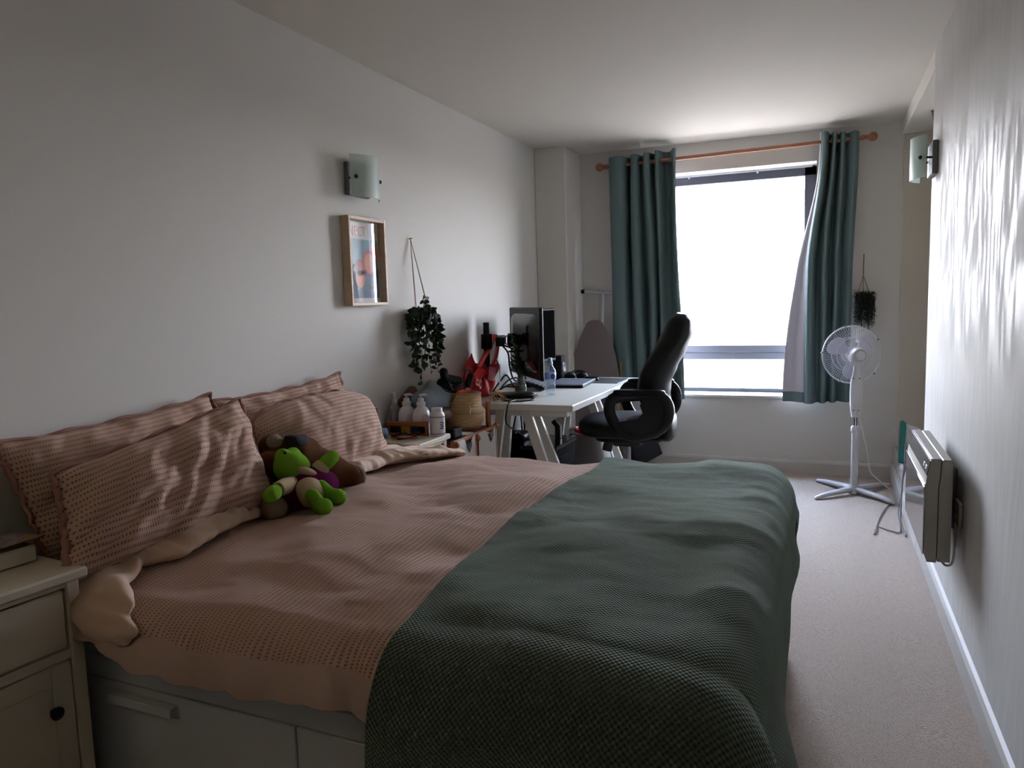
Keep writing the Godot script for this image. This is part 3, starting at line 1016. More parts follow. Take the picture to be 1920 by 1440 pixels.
# ---------------------------------------------------------------- soft toys
func toys():
	# brown bear lying back against the pillow
	var o = thing("teddy_bear", "brown plush bear with grey paw pads lying against the pillows under a green toy", "soft toy", Vector3(-1.60, 0.63, -2.05))
	var bones := [
		[Vector3(-1.60, 0.715, -1.99), Vector3(-1.57, 0.705, -2.07), 0.075, 0.085],
		[Vector3(-1.67, 0.765, -2.12), Vector3(-1.655, 0.735, -2.215), 0.080, 0.082],
		[Vector3(-1.63, 0.79, -2.06), Vector3(-1.605, 0.812, -2.005), 0.050, 0.030],
		[Vector3(-1.66, 0.80, -1.975), Vector3(-1.66, 0.822, -1.94), 0.040, 0.040],
		[Vector3(-1.57, 0.71, -2.10), Vector3(-1.50, 0.685, -2.135), 0.055, 0.046],
		[Vector3(-1.57, 0.70, -1.92), Vector3(-1.53, 0.675, -1.81), 0.050, 0.046],
		[Vector3(-1.63, 0.76, -1.93), Vector3(-1.62, 0.778, -1.875), 0.038, 0.040]]
	obj("body", blob_mesh(bones, 0.008, 0.03), M.brown_plush, o, true)
	obj("ear_lining", ell_mesh(Vector3(-1.640, 0.838, -1.935), Vector3(0.022, 0.026, 0.032)), M.grey_plush, o, true)
	obj("ear", ell_mesh(Vector3(-1.615, 0.690, -2.275), Vector3(0.035, 0.048, 0.030)), M.brown_plush, o, true)
	obj("ear_lining", ell_mesh(Vector3(-1.600, 0.685, -2.290), Vector3(0.026, 0.036, 0.022)), M.grey_plush, o, true)
	obj("nose", soft_mesh(Vector3(-1.600, 0.833, -1.995), Vector3(0.028, 0.020, 0.042), Basis(Vector3.RIGHT, -0.12), 20, 4.0, 10), M.black_plush, o, true)
	obj("eye", ell_mesh(Vector3(-1.598, 0.772, -2.200), Vector3(0.010, 0.007, 0.022), Basis(Vector3.RIGHT, 0.5)), M.black_gloss, o, true)
	obj("paw_pad", ell_mesh(Vector3(-1.490, 0.683, -2.162), Vector3(0.040, 0.040, 0.026)), M.grey_plush, o, true)
	obj("paw_pad", ell_mesh(Vector3(-1.515, 0.676, -1.762), Vector3(0.046, 0.038, 0.042)), M.grey_plush, o, true)
	# plain green soft toy lying on the bear
	var g = thing("green_soft_toy", "plain green soft toy in a plum wrap, lying on the brown bear", "soft toy", Vector3(-1.48, 0.64, -1.87))
	obj("head", blob_mesh([[Vector3(-1.530, 0.778, -1.868), Vector3(-1.525, 0.768, -1.885), 0.049, 0.050], [Vector3(-1.538, 0.818, -1.845), Vector3(-1.538, 0.820, -1.846), 0.019, 0.019], [Vector3(-1.538, 0.812, -1.898), Vector3(-1.538, 0.814, -1.899), 0.019, 0.019]], 0.006, 0.02), M.green_plush, g, true)
	for e in [Vector3(-1.522, 0.826, -1.842), Vector3(-1.522, 0.820, -1.896)]:
		obj("eye", ell_mesh(e, Vector3(0.006, 0.006, 0.007)), M.black_gloss, g, true)
	obj("torso", blob_mesh([[Vector3(-1.505, 0.735, -1.895), Vector3(-1.485, 0.705, -1.925), 0.048, 0.055], [Vector3(-1.480, 0.700, -1.830), Vector3(-1.485, 0.698, -1.98), 0.045, 0.045]], 0.007, 0.03), M.plum_cloth, g, true)
	obj("belly", ell_mesh(Vector3(-1.445, 0.706, -1.850), Vector3(0.040, 0.046, 0.056), Basis(Vector3(1, 0, 0), -0.5)), M.cream_plush, g, true)
	obj("collar", ell_mesh(Vector3(-1.495, 0.755, -1.892), Vector3(0.043, 0.018, 0.050), Basis(Vector3(1, 0, 0), -0.5)), M.cream_plush, g, true)
	obj("arm", blob_mesh([[Vector3(-1.480, 0.745, -1.94), Vector3(-1.470, 0.767, -1.960), 0.018, 0.018], [Vector3(-1.466, 0.774, -1.972), Vector3(-1.460, 0.786, -1.994), 0.024, 0.022]], 0.006, 0.012), M.green_plush, g, true)
	obj("sleeve", tube_mesh([Vector3(-1.485, 0.738, -1.930), Vector3(-1.474, 0.758, -1.946), Vector3(-1.469, 0.767, -1.956)], [0.022, 0.028, 0.025], 14), M.cream_plush, g, true)
	obj("arm", blob_mesh([[Vector3(-1.490, 0.738, -1.815), Vector3(-1.475, 0.740, -1.745), 0.019, 0.019], [Vector3(-1.465, 0.738, -1.712), Vector3(-1.460, 0.735, -1.692), 0.024, 0.022]], 0.006, 0.012), M.green_plush, g, true)
	obj("sleeve", tube_mesh([Vector3(-1.493, 0.738, -1.830), Vector3(-1.480, 0.740, -1.785), Vector3(-1.473, 0.740, -1.740)], [0.020, 0.025, 0.023], 14), M.cream_plush, g, true)
	for l in [[Vector3(-1.410, 0.708, -1.815), Vector3(-1.388, 0.675, -1.822), Vector3(-1.362, 0.680, -1.806)], [Vector3(-1.425, 0.718, -1.880), Vector3(-1.400, 0.682, -1.902), Vector3(-1.378, 0.684, -1.900)]]:
		obj("leg", blob_mesh([[l[0], l[1], 0.022, 0.021], [l[1] + Vector3(0.004, -0.004, 0), l[2], 0.024, 0.026]], 0.006, 0.012), M.green_plush, g, true)

# ---------------------------------------------------------------- bedside cabinets and what stands on them
# front faces +x; w across z, d along x, h high
func make_nightstand(label: String, at_: Vector3, d: float, w: float, h: float, turn: float):
	var o = thing("bedside_cabinet", label, "bedside cabinet", at_, "white bedside cabinets", turn)
	obj("table_top", box_mesh(Vector3(0, h - 0.0125, 0), Vector3(d + 0.03, 0.025, w + 0.03), 0.005), M.cream_paint, o)
	var st := nst()
	bx(st, Vector3(-d / 2 + 0.008, h / 2 - 0.02, 0), Vector3(0.016, h - 0.07, w - 0.03))
	for s in [-1, 1]:
		bx(st, Vector3(0, h / 2 - 0.015, s * (w / 2 - 0.02)), Vector3(d - 0.05, h - 0.06, 0.018))
	bx(st, Vector3(0, 0.10, 0), Vector3(d - 0.03, 0.018, w - 0.04))
	bx(st, Vector3(0, h - 0.19, 0), Vector3(d - 0.03, 0.016, w - 0.04))
	bx(st, Vector3(d / 2 - 0.012, h - 0.032, 0), Vector3(0.02, 0.014, w - 0.06), 0.002)
	bx(st, Vector3(d / 2 - 0.014, h - 0.195, 0), Vector3(0.02, 0.022, w - 0.06), 0.002)
	obj("carcass", st, M.cream_paint, o)
	for s in [-1, 1]:
		for e in [-1, 1]:
			obj("leg", box_mesh(Vector3(e * (d / 2 - 0.016), (h - 0.025) / 2, s * (w / 2 - 0.016)), Vector3(0.032, h - 0.025, 0.032), 0.004), M.cream_paint, o)
	var dw := w - 0.07
	var dr = obj("drawer", box_mesh(Vector3(d / 2 - 0.014, h - 0.112, 0), Vector3(0.018, 0.135, dw), 0.004), M.cream_paint, o)
	obj("knob", lathe_mesh([Vector2(0, 0), Vector2(0.006, 0), Vector2(0.006, 0.010), Vector2(0.015, 0.014), Vector2(0.016, 0.021), Vector2(0.010, 0.026), Vector2(0, 0.027)], 18, at(Vector3(d / 2 - 0.005, h - 0.112, dw * 0.42), Basis(Vector3(0, 0, 1), -PI / 2))), M.steel_button, dr)
	var door = obj("door", box_mesh(Vector3(d / 2 - 0.016, (h - 0.21 + 0.11) / 2, 0), Vector3(0.016, h - 0.21 - 0.11, dw), 0.003), M.cream_paint, o)
	st = nst()
	var dc := (h - 0.21 + 0.11) / 2
	var dh := h - 0.32
	for s in [-1, 1]:
		bx(st, Vector3(d / 2 - 0.006, dc, s * (dw / 2 - 0.022)), Vector3(0.006, dh, 0.044), 0.002)
		bx(st, Vector3(d / 2 - 0.006, dc + s * (dh / 2 - 0.022), 0), Vector3(0.006, 0.044, dw - 0.088), 0.002)
	obj("door_frame", st, M.cream_paint, door)
	obj("knob", lathe_mesh([Vector2(0, 0), Vector2(0.006, 0), Vector2(0.006, 0.010), Vector2(0.014, 0.014), Vector2(0.015, 0.021), Vector2(0.010, 0.026), Vector2(0, 0.027)], 18, at(Vector3(d / 2 - 0.004, dc + 0.085, -dw / 2 + 0.05), Basis(Vector3(0, 0, 1), -PI / 2))), M.steel_button, door)
	return o

func nightstands():
	make_nightstand("cream bedside cabinet with a dark round door knob, nearest, with a magazine on it", Vector3(-1.755, 0, -1.00), 0.31, 0.38, 0.69, deg_to_rad(-6))
	make_nightstand("white bedside cabinet beyond the bed, with pump bottles and a tub on it", Vector3(-1.785, 0, -3.008), 0.285, 0.27, 0.655, 0.0)

func pump_bottle(label: String, p: Vector3, h: float, r: float, m, cap, clear: bool, turn: float):
	var o = thing("pump_bottle", label, "bottle", p, "pump bottles on the far cabinet", turn)
	obj("bottle", lathe_mesh([Vector2(0, 0), Vector2(r * 0.92, 0), Vector2(r, 0.008), Vector2(r, h * 0.55), Vector2(r * 0.93, h * 0.68), Vector2(r * 0.72, h * 0.79), Vector2(r * 0.40, h * 0.86), Vector2(r * 0.38, h * 0.9), Vector2(0, h * 0.9)], 28, Transform3D(), Vector2(0.72, 1.0) if not clear else Vector2.ONE), m, o)
	obj("pump_collar", lathe_mesh([Vector2(0, h * 0.88), Vector2(r * 0.47, h * 0.88), Vector2(r * 0.47, h * 0.98), Vector2(r * 0.34, h * 1.0), Vector2(r * 0.30, h * 1.1), Vector2(0.0, h * 1.1)], 20), cap, o)
	var st := nst()
	lathe(st, [Vector2(0, h * 1.1), Vector2(0.004, h * 1.1), Vector2(0.004, h * 1.16), Vector2(0.012, h * 1.17), Vector2(0.013, h * 1.22), Vector2(0, h * 1.23)], 16)
	tube(st, [Vector3(0, h * 1.2, 0), Vector3(0.0, h * 1.2, -0.02), Vector3(0.0, h * 1.17, -0.034)], [0.006, 0.006, 0.004], 10)
	obj("pump_head", st, cap, o)
	if clear:
		obj("lotion_fill", lathe_mesh([Vector2(0, 0.004), Vector2(r * 0.93, 0.004), Vector2(r * 0.93, h * 0.55), Vector2(r * 0.7, h * 0.72), Vector2(0, h * 0.72)], 24), M.mauve_liquid, o)
	else:
		obj("label_print", lathe_mesh([Vector2(0, 0), Vector2(r * 0.52, 0), Vector2(r * 0.52, 0.0015), Vector2(0, 0.0015)], 28, at(Vector3(r * 0.715, h * 0.45, 0.0), Basis(Vector3(0, 0, 1), -PI / 2)), Vector2(1.2, 1.0)), M.label_pink, o)
	return o

func nightstand_things():
	# near cabinet: shallow box under a magazine
	single("riser", box_mesh(Vector3.ZERO, Vector3(0.15, 0.040, 0.34), 0.004, Transform3D(Basis(Vector3.UP, deg_to_rad(-6)), Vector3(-1.805, 0.712, -1.01))), M.cream_paint, "low cream box on the nearest cabinet, under the magazine", "box")
	var st := nst()
	var pg := func(u, v):
		return Vector3(-1.90 + 0.17 * u + 0.05 * (v - 0.5), 0.735 + 0.014 * u * u * v, -0.80 - 0.42 * v + 0.03 * u)
	single("magazine", sheet(pg, 12, 12, 0.004, func(u, v): return Vector2(u, v)), M.magazine, "open magazine with a curled corner lying on the nearest cabinet", "magazine")
	# far cabinet
	var y := 0.655
	pump_bottle("clear pump bottle of mauve lotion, leftmost of the three pump bottles", Vector3(-1.895, y, -3.10), 0.165, 0.030, M.clear_plastic, M.white_plastic, true, 1.0)
	pump_bottle("white pump bottle of lotion, middle of the three pump bottles", Vector3(-1.835, y, -3.112), 0.155, 0.045, M.lotion, M.white_plastic, false, -0.5)
	pump_bottle("white pump bottle of lotion, beside the white tub", Vector3(-1.757, y, -3.112), 0.155, 0.045, M.lotion, M.white_plastic, false, -0.5)
	var o = thing("tub", "white screw-top tub with blue print, at the corner of the far cabinet", "tub", Vector3(-1.664, y, -3.095), "", -0.75)
	obj("body", lathe_mesh([Vector2(0, 0), Vector2(0.033, 0), Vector2(0.036, 0.004), Vector2(0.036, 0.092), Vector2(0.033, 0.104), Vector2(0.026, 0.112), Vector2(0, 0.112)], 30), M.lotion, o)
	obj("lid", lathe_mesh([Vector2(0, 0.110), Vector2(0.0255, 0.110), Vector2(0.0255, 0.128), Vector2(0.024, 0.130), Vector2(0, 0.130)], 30), M.white_plastic, o)
	for yy in [0.088, 0.010]:
		obj("print_band", lathe_mesh([Vector2(0.0358, yy), Vector2(0.0366, yy), Vector2(0.0366, yy + 0.003), Vector2(0.0358, yy + 0.003)], 30), M.navy_print, o)
	var tm := text_mesh("NU", 0.026, 0.002, "Droid Sans", true)
	var lt = obj("lettering", tm, M.navy_print, o)
	lt.transform = Transform3D(Basis(Vector3(0, 0, 1), PI / 2), Vector3.ZERO)
	lt.transform = Transform3D(Basis(Vector3.UP, PI / 2 + 0.35) * Basis(Vector3(0, 0, 1), PI / 2), Vector3(0.0338, 0.05, -0.0118))
	# wooden caddy with small packets in it
	o = thing("wooden_caddy", "open wooden caddy with a thick top rail, in front of the pump bottles", "caddy", Vector3(-1.78, y, -3.06))
	var A := Vector3(-1.905, y, -3.045)
	var B := Vector3(-1.705, y, -3.065)
	st = nst()
	beam(st, A + Vector3(0, 0.055, 0), B + Vector3(0, 0.055, 0), 0.022, 0.012, Vector3(0, 1, 0).cross(B - A).normalized())
	obj("top_rail", st, M.brown_wood, o, true)
	for p in [A, B]:
		obj("upright", box_mesh(p + Vector3(0, 0.033, 0), Vector3(0.014, 0.066, 0.016), 0.002), M.brown_wood, o, true)
	st = nst()
	beam(st, A + Vector3(0, 0.006, 0), B + Vector3(0, 0.006, 0), 0.012, 0.012, Vector3(0, 1, 0).cross(B - A).normalized())
	obj("bottom_rail", st, M.brown_wood, o, true)
	var dirv := (B - A).normalized()
	var out := Vector3(dirv.z, 0, -dirv.x)
	var k := 0
	for c in [["packet", M.maroon, "small maroon packet standing in the wooden caddy", 0.20], ["packet", M.yellow_card, "small yellow packet standing in the wooden caddy", 0.45], ["packet", M.blue_card, "small blue packet standing in the wooden caddy", 0.66], ["packet", M.black_plastic, "small black packet standing in the wooden caddy", 0.86]]:
		var p: Vector3 = A.lerp(B, c[3]) + Vector3(0.0, 0.0225, -0.012)
		var bs := Basis(dirv, Vector3.UP, dirv.cross(Vector3.UP))
		tag(obj(c[0], box_mesh(Vector3.ZERO, Vector3(0.052, 0.045, 0.012), 0.002, Transform3D(bs, p)), c[1]), c[2], "packet", "packets in the wooden caddy")
	# sunglasses, folded
	o = thing("sunglasses", "pink and black folded sunglasses lying on the far cabinet", "sunglasses", Vector3(-1.80, y, -2.98))
	var rot := Basis(Vector3.UP, 0.75) * Basis(Vector3(1, 0, 0), -0.15)
	for s in [-1, 1]:
		var pts := []
		for i in 20:
			var a := TAU * i / 20.0
			pts.append(Vector3(-1.775, y + 0.020, -2.99) + rot * Vector3(s * 0.036 + 0.030 * cos(a), 0.004 * cos(a), 0.020 * sin(a)))
		obj("rim", tube_mesh(pts, 0.004, 6, true), M.black_plastic, o, true)
		obj("lens", ell_mesh(Vector3(-1.775, y + 0.020, -2.99) + rot * Vector3(s * 0.036, 0, 0), Vector3(0.029, 0.0025, 0.019), rot), M.pink_lens, o, true)
		obj("temple", tube_mesh([Vector3(-1.775, y + 0.016, -2.99) + rot * Vector3(s * 0.066, 0, -0.005), Vector3(-1.775, y + 0.008, -2.99) + rot * Vector3(s * 0.02, -0.006, 0.028), Vector3(-1.775, y + 0.008, -2.99) + rot * Vector3(-s * 0.045, -0.008, 0.030)], 0.004, 6, false, Vector2(1, 1.6)), M.coral if s < 0 else M.black_plastic, o, true)
	obj("bridge", tube_mesh([Vector3(-1.775, y + 0.022, -2.99) + rot * Vector3(-0.008, 0, -0.006), Vector3(-1.775, y + 0.022, -2.99) + rot * Vector3(0.008, 0, -0.006)], 0.004, 6), M.black_plastic, o, true)
	# clear cup and foil packet behind the pillow
	o = thing("plastic_cup", "translucent plastic cup behind the far pillow", "cup", Vector3(-1.90, y, -2.90))
	obj("cup", lathe_mesh([Vector2(0.0, 0.002), Vector2(0.026, 0.0), Vector2(0.034, 0.155), Vector2(0.031, 0.155), Vector2(0.024, 0.006), Vector2(0, 0.006)], 24), M.clear_plastic, o)
	obj("rim", tube_mesh(ring_pts(Vector3(0, 0.155, 0), 0.033), 0.002, 6, true), M.white_plastic, o)
	single("foil_packet", blob_mesh([[Vector3(-1.90, y + 0.022, -2.95), Vector3(-1.87, y + 0.02, -2.965), 0.022, 0.018], [Vector3(-1.89, y + 0.035, -2.955), Vector3(-1.87, y + 0.04, -2.97), 0.012, 0.010]], 0.006, 0.01), M.label_blue, "crumpled pale blue packet beside the far pillow", "packet")

func ring_pts(c: Vector3, r: float, n := 28, basis := Basis()) -> Array:
	var out := []
	for i in n:
		var a := TAU * i / n
		out.append(c + basis * Vector3(r * cos(a), 0, r * sin(a)))
	return out

# ---------------------------------------------------------------- wooden trolley with canvas bins
func cart():
	var o = thing("storage_trolley", "brown wooden storage trolley with two white canvas bins, beside the desk", "trolley", Vector3(-1.76, 0, -3.42))
	var zs := [-3.165, -3.40, -3.65]
	var xf := -1.62
	var xb := -1.90
	for i in 3:
		obj("post", box_mesh(Vector3(xf, 0.31, zs[i]), Vector3(0.022, 0.60, 0.022), 0.003), M.brown_wood, o, true)
		obj("post", box_mesh(Vector3(xb, 0.34 if i < 2 else 0.36, zs[i]), Vector3(0.022, 0.66 if i < 2 else 0.72, 0.022), 0.003), M.brown_wood, o, true)
	obj("post", box_mesh(Vector3(-1.655, 0.66, -3.655), Vector3(0.02, 0.16, 0.03), 0.003), M.brown_wood, o, true)
	for x in [xf, xb]:
		for yy in [0.605, 0.12]:
			obj("rail", box_mesh(Vector3(x, yy, -3.407), Vector3(0.018, 0.020, 0.50), 0.003), M.brown_wood, o, true)
	for z in zs:
		obj("cross_rail", box_mesh(Vector3((xf + xb) / 2, 0.585, z), Vector3(xf - xb, 0.02, 0.016), 0.003), M.brown_wood, o, true)
	for p in [Vector3(xf + 0.012, 0.587, -3.41), Vector3(xf + 0.004, 0.608, -3.665), Vector3(xf + 0.012, 0.597, -3.17)]:
		obj("wooden_ball", ell_mesh(p, Vector3(0.017, 0.017, 0.017)), M.brown_wood, o, true)
	obj("shelf", box_mesh(Vector3((xf + xb) / 2 - 0.02, 0.606, -3.52), Vector3(0.24, 0.012, 0.25), 0.002), M.brown_wood, o, true)
	# canvas bins hung from the rails, with heart-shaped hand holes
	for i in 2:
		var z0: float = zs[i] - 0.02
		var z1: float = zs[i + 1] + 0.02
		var zc := (z0 + z1) / 2
		var bin := Node3D.new()
		bin.name = "canvas_bin"
		o.add_child(bin, true)
		var fr := func(u, v):
			var dip: float = 0.075 * exp(-pow((u - (0.62 if i == 0 else 0.70)) / 0.16, 2.0)) * (1.0 - v)
			return Vector3(xf + 0.012 + 0.01 * sin(u * 9.0) * v, lerpf(0.612 - dip, 0.17, v), lerpf(z0, z1, u))
		obj("front_panel", sheet(fr, 30, 14, 0.004, func(u, v): return Vector2(u, v)), M.canvas, bin, true)
		var st := nst()
		for e in [z0, z1]:
			bx(st, Vector3((xf + xb) / 2, 0.37, e), Vector3(xf - xb, 0.40, 0.004), 0.001)
		bx(st, Vector3(xb + 0.012, 0.38, zc), Vector3(0.004, 0.42, absf(z1 - z0)), 0.001)
		bx(st, Vector3((xf + xb) / 2, 0.17, zc), Vector3(xf - xb, 0.004, absf(z1 - z0)), 0.001)
		obj("side_panels", st, M.canvas, bin, true)
		obj("hand_hole", heart(Vector3(xf + 0.017, 0.565 if i == 0 else 0.575, lerpf(z0, z1, 0.62 if i == 0 else 0.74)), 0.055), M.dark_mark, bin, true)

func heart(p: Vector3, s: float) -> SurfaceTool:
	var poly := []
	for i in 24:
		var t := TAU * i / 24.0
		poly.append(Vector2(s * 0.030 * 16.0 * pow(sin(t), 3.0), s * 0.034 * (13 * cos(t) - 5 * cos(2 * t) - 2 * cos(3 * t) - cos(4 * t))))
	return prism_mesh(poly, 0.003, Transform3D(Basis(Vector3(0, 0, -1), Vector3.UP, Vector3(1, 0, 0)), p))

func cart_things():
	# belly basket
	var bc := Vector3(-1.745, 0.614, -3.50)
	var tilt := Basis(Vector3(1, 0, 0), -0.06)
	var o = thing("belly_basket", "round woven seagrass belly basket on the trolley", "basket", bc)
	var st := nst()
	lathe(st, [Vector2(0, 0), Vector2(0.085, 0), Vector2(0.105, 0.012), Vector2(0.121, 0.045), Vector2(0.124, 0.075), Vector2(0.122, 0.085), Vector2(0.127, 0.090), Vector2(0.126, 0.102), Vector2(0.118, 0.115), Vector2(0.112, 0.118), Vector2(0.108, 0.165), Vector2(0.105, 0.19), Vector2(0.099, 0.19), Vector2(0.102, 0.15), Vector2(0.115, 0.09), Vector2(0.08, 0.01), Vector2(0, 0.01)], 40, at(Vector3.ZERO, tilt))
	obj("body", st, M.wicker, o)
	obj("rim_braid", tube_mesh(ring_pts(tilt * Vector3(0, 0.188, 0), 0.104, 36, tilt), 0.006, 6, true), M.wicker, o)
	for s in [-1, 1]:
		obj("handle", tube_mesh(smooth([tilt * Vector3(-0.03, 0.18, s * 0.107), tilt * Vector3(-0.02, 0.15, s * 0.13), tilt * Vector3(0.02, 0.15, s * 0.13), tilt * Vector3(0.03, 0.18, s * 0.107)], 5), 0.005, 6), M.raffia, o)
	# things in the basket
	o = thing("hairdryer", "black hairdryer standing nose down in the woven basket", "hairdryer", bc + Vector3(0.02, 0.02, -0.04))
	obj("handle", tube_mesh([Vector3(0, 0.08, 0.02), Vector3(0.01, 0.20, 0.0), Vector3(0.02, 0.262, -0.025)], [0.021, 0.021, 0.016], 14, false, Vector2(1, 0.7)), M.black_plastic, o)
	obj("barrel", tube_mesh([Vector3(-0.045, 0.10, 0.02), Vector3(0.0, 0.105, 0.02), Vector3(0.055, 0.11, 0.02)], [0.030, 0.034, 0.026], 18), M.black_plastic, o)
	obj("cord", tube_mesh(smooth([Vector3(0.02, 0.262, -0.025), Vector3(0.02, 0.285, -0.01), Vector3(0.02, 0.29, 0.03), Vector3(0.02, 0.25, 0.065), Vector3(0.03, 0.18, 0.075)], 5), 0.004, 6), M.black_plastic, o)
	single("hairbrush", blob_mesh([[bc + Vector3(0.03, 0.195, 0.065), bc + Vector3(0.05, 0.205, 0.0), 0.016, 0.014]], 0.006, 0.01), M.coral, "coral plastic item poking out of the woven basket", "accessory")
	single("striped_cloth", blob_mesh([[bc + Vector3(-0.02, 0.17, 0.03), bc + Vector3(-0.01, 0.215, 0.0), 0.055, 0.03], [bc + Vector3(-0.03, 0.17, -0.05), bc + Vector3(0.0, 0.22, -0.01), 0.045, 0.025]], 0.008, 0.03), M.maroon, "crumpled maroon cloth in the woven basket", "cloth")
	single("phone_case", box_mesh(Vector3.ZERO, Vector3(0.055, 0.045, 0.085), 0.006, at(Vector3(-1.665, 0.639, -3.26))), M.black_plastic, "small black box on the trolley beside the white tub", "box")
	single("folded_sheet", box_mesh(Vector3.ZERO, Vector3(0.07, 0.012, 0.09), 0.003, at(Vector3(-1.66, 0.61, -3.37))), M.paper_white, "folded pale sheet on the trolley under the basket", "paper")
	# bags piled behind
	o = thing("denim_pouch", "grey blue soft pouch with a zip, slumped behind the pump bottles", "bag", Vector3(-1.83, 0.64, -3.30))
	obj("body", blob_mesh([[Vector3(-1.80, 0.80, -3.19), Vector3(-1.80, 0.785, -3.40), 0.05, 0.055], [Vector3(-1.81, 0.87, -3.31), Vector3(-1.80, 0.80, -3.33), 0.022, 0.06], [Vector3(-1.83, 0.70, -3.24), Vector3(-1.83, 0.69, -3.40), 0.06, 0.06]], 0.009, 0.05), M.denim_bag, o, true)
	obj("strap", tube_mesh(smooth([Vector3(-1.74, 0.88, -3.36), Vector3(-1.735, 0.83, -3.40), Vector3(-1.735, 0.815, -3.45), Vector3(-1.74, 0.80, -3.50)], 5), 0.008, 6), M.black_plastic, o, true)
	obj("zip", tube_mesh(smooth([Vector3(-1.745, 0.855, -3.31), Vector3(-1.735, 0.83, -3.345), Vector3(-1.735, 0.82, -3.40)], 5), 0.004, 6), M.dark_mark, o, true)
	obj("cord", tube_mesh(smooth([Vector3(-1.735, 0.80, -3.43), Vector3(-1.70, 0.775, -3.46), Vector3(-1.66, 0.745, -3.44), Vector3(-1.64, 0.71, -3.40)], 5), 0.0035, 6), M.paper_white, o, true)
	single("black_pouch", blob_mesh([[Vector3(-1.77, 0.905, -3.38), Vector3(-1.77, 0.925, -3.38), 0.018, 0.022], [Vector3(-1.77, 0.895, -3.40), Vector3(-1.75, 0.865, -3.50), 0.020, 0.026], [Vector3(-1.80, 0.86, -3.42), Vector3(-1.80, 0.80, -3.48), 0.03, 0.03]], 0.007, 0.015), M.black_plastic, "small black bag with a round toggle, on top of the grey pouch", "bag")
	single("leather_bag", blob_mesh([[Vector3(-1.88, 0.79, -3.17), Vector3(-1.86, 0.845, -3.21), 0.035, 0.028], [Vector3(-1.87, 0.74, -3.22), Vector3(-1.85, 0.74, -3.36), 0.05, 0.05], [Vector3(-1.77, 0.72, -3.22), Vector3(-1.75, 0.715, -3.34), 0.035, 0.04]], 0.009, 0.03), M.brown_leather, "brown leather bag behind the grey pouch and pump bottles", "bag")
	# red carrier bag hung by its handles on the monitor arm
	o = thing("red_bag", "red carrier bag hanging by its handles from the monitor arm", "bag", Vector3(-1.80, 0.74, -3.85))
	var f := func(u, v):
		var z := lerpf(-3.56 - 0.30 * pow(1.0 - v, 1.5), -4.07 - 0.03 * v, u)
		var top := lerpf(0.90, 0.93, u) - 0.05 * sin(PI * u) + (0.10 * exp(-pow((u - 0.62) / 0.12, 2.0)))
		return Vector3(-1.80 + 0.03 * sin(u * 8.0 + v * 3.0) + 0.012 * sin(u * 23.0 - v * 7.0), lerpf(top, 0.735, v), z)
	obj("front", sheet(f, 40, 20, 0.004, func(u, v): return Vector2(u, v)), M.red_bag, o, true)
	obj("back", sheet(func(u, v): return f.call(u, v) + Vector3(-0.07 - 0.02 * sin(u * PI), 0.0, -0.01), 30, 12, 0.004, func(u, v): return Vector2(u, v)), M.red_bag, o, true)
	for h in [[[Vector3(-1.80, 0.90, -3.86), Vector3(-1.79, 0.96, -3.93), Vector3(-1.785, 1.03, -4.015), Vector3(-1.79, 1.068, -4.06), Vector3(-1.82, 1.06, -4.07)], 0.020], [[Vector3(-1.81, 0.87, -4.05), Vector3(-1.79, 0.95, -4.09), Vector3(-1.785, 1.02, -4.11), Vector3(-1.79, 1.06, -4.11), Vector3(-1.82, 1.06, -4.11)], 0.018]]:
		obj("handle", tube_mesh(smooth(h[0], 6), h[1], 10, false, Vector2(0.25, 1.0)), M.red_bag, o, true)
	var stp := nst()
	beam(stp, Vector3(-1.765, 0.76, -4.075), Vector3(-1.765, 0.90, -4.09), 0.004, 0.010)
	obj("white_stripe", stp, M.paper_white, o, true)
	var pr := prism_mesh([Vector2(-0.05, -0.03), Vector2(0.04, -0.045), Vector2(0.055, 0.03), Vector2(-0.03, 0.045)], 0.003, Transform3D(Basis(Vector3(0, 0, -1), Vector3.UP, Vector3(1, 0, 0)), Vector3(-1.75, 0.86, -3.93)))
	obj("pale_print", pr, M.pink_print, o, true)
	var g := text_mesh("g", 0.10, 0.003, "Droid Serif", true)
	var gm = obj("lettering", g, M.pink_print, o)
	gm.transform = o.global_transform.affine_inverse() * Transform3D(Basis(Vector3.UP, PI / 2) * Basis(Vector3(0, 0, 1), 1.2), Vector3(-1.752, 0.835, -3.74))
	# raffia tassel
	var ta = thing("raffia_tassel", "loose raffia tassel hanging beside the woven basket at the desk corner", "tassel", Vector3(-1.66, 0.70, -3.72))
	for i in 14:
		var a := i * 0.7
		obj("strand", tube_mesh(smooth([Vector3(-1.665, 0.772, -3.70), Vector3(-1.65 + 0.02 * cos(a), 0.775, -3.72 - 0.012 * (i % 5)), Vector3(-1.63 + 0.04 * cos(a), 0.735 + 0.012 * sin(a * 2.0), -3.73 - 0.025 * (i % 4)), Vector3(-1.62 + 0.06 * cos(a), 0.70 + 0.03 * sin(a * 3.0), -3.73 - 0.03 * (i % 5))], 4), 0.002, 5), M.raffia, ta, true)

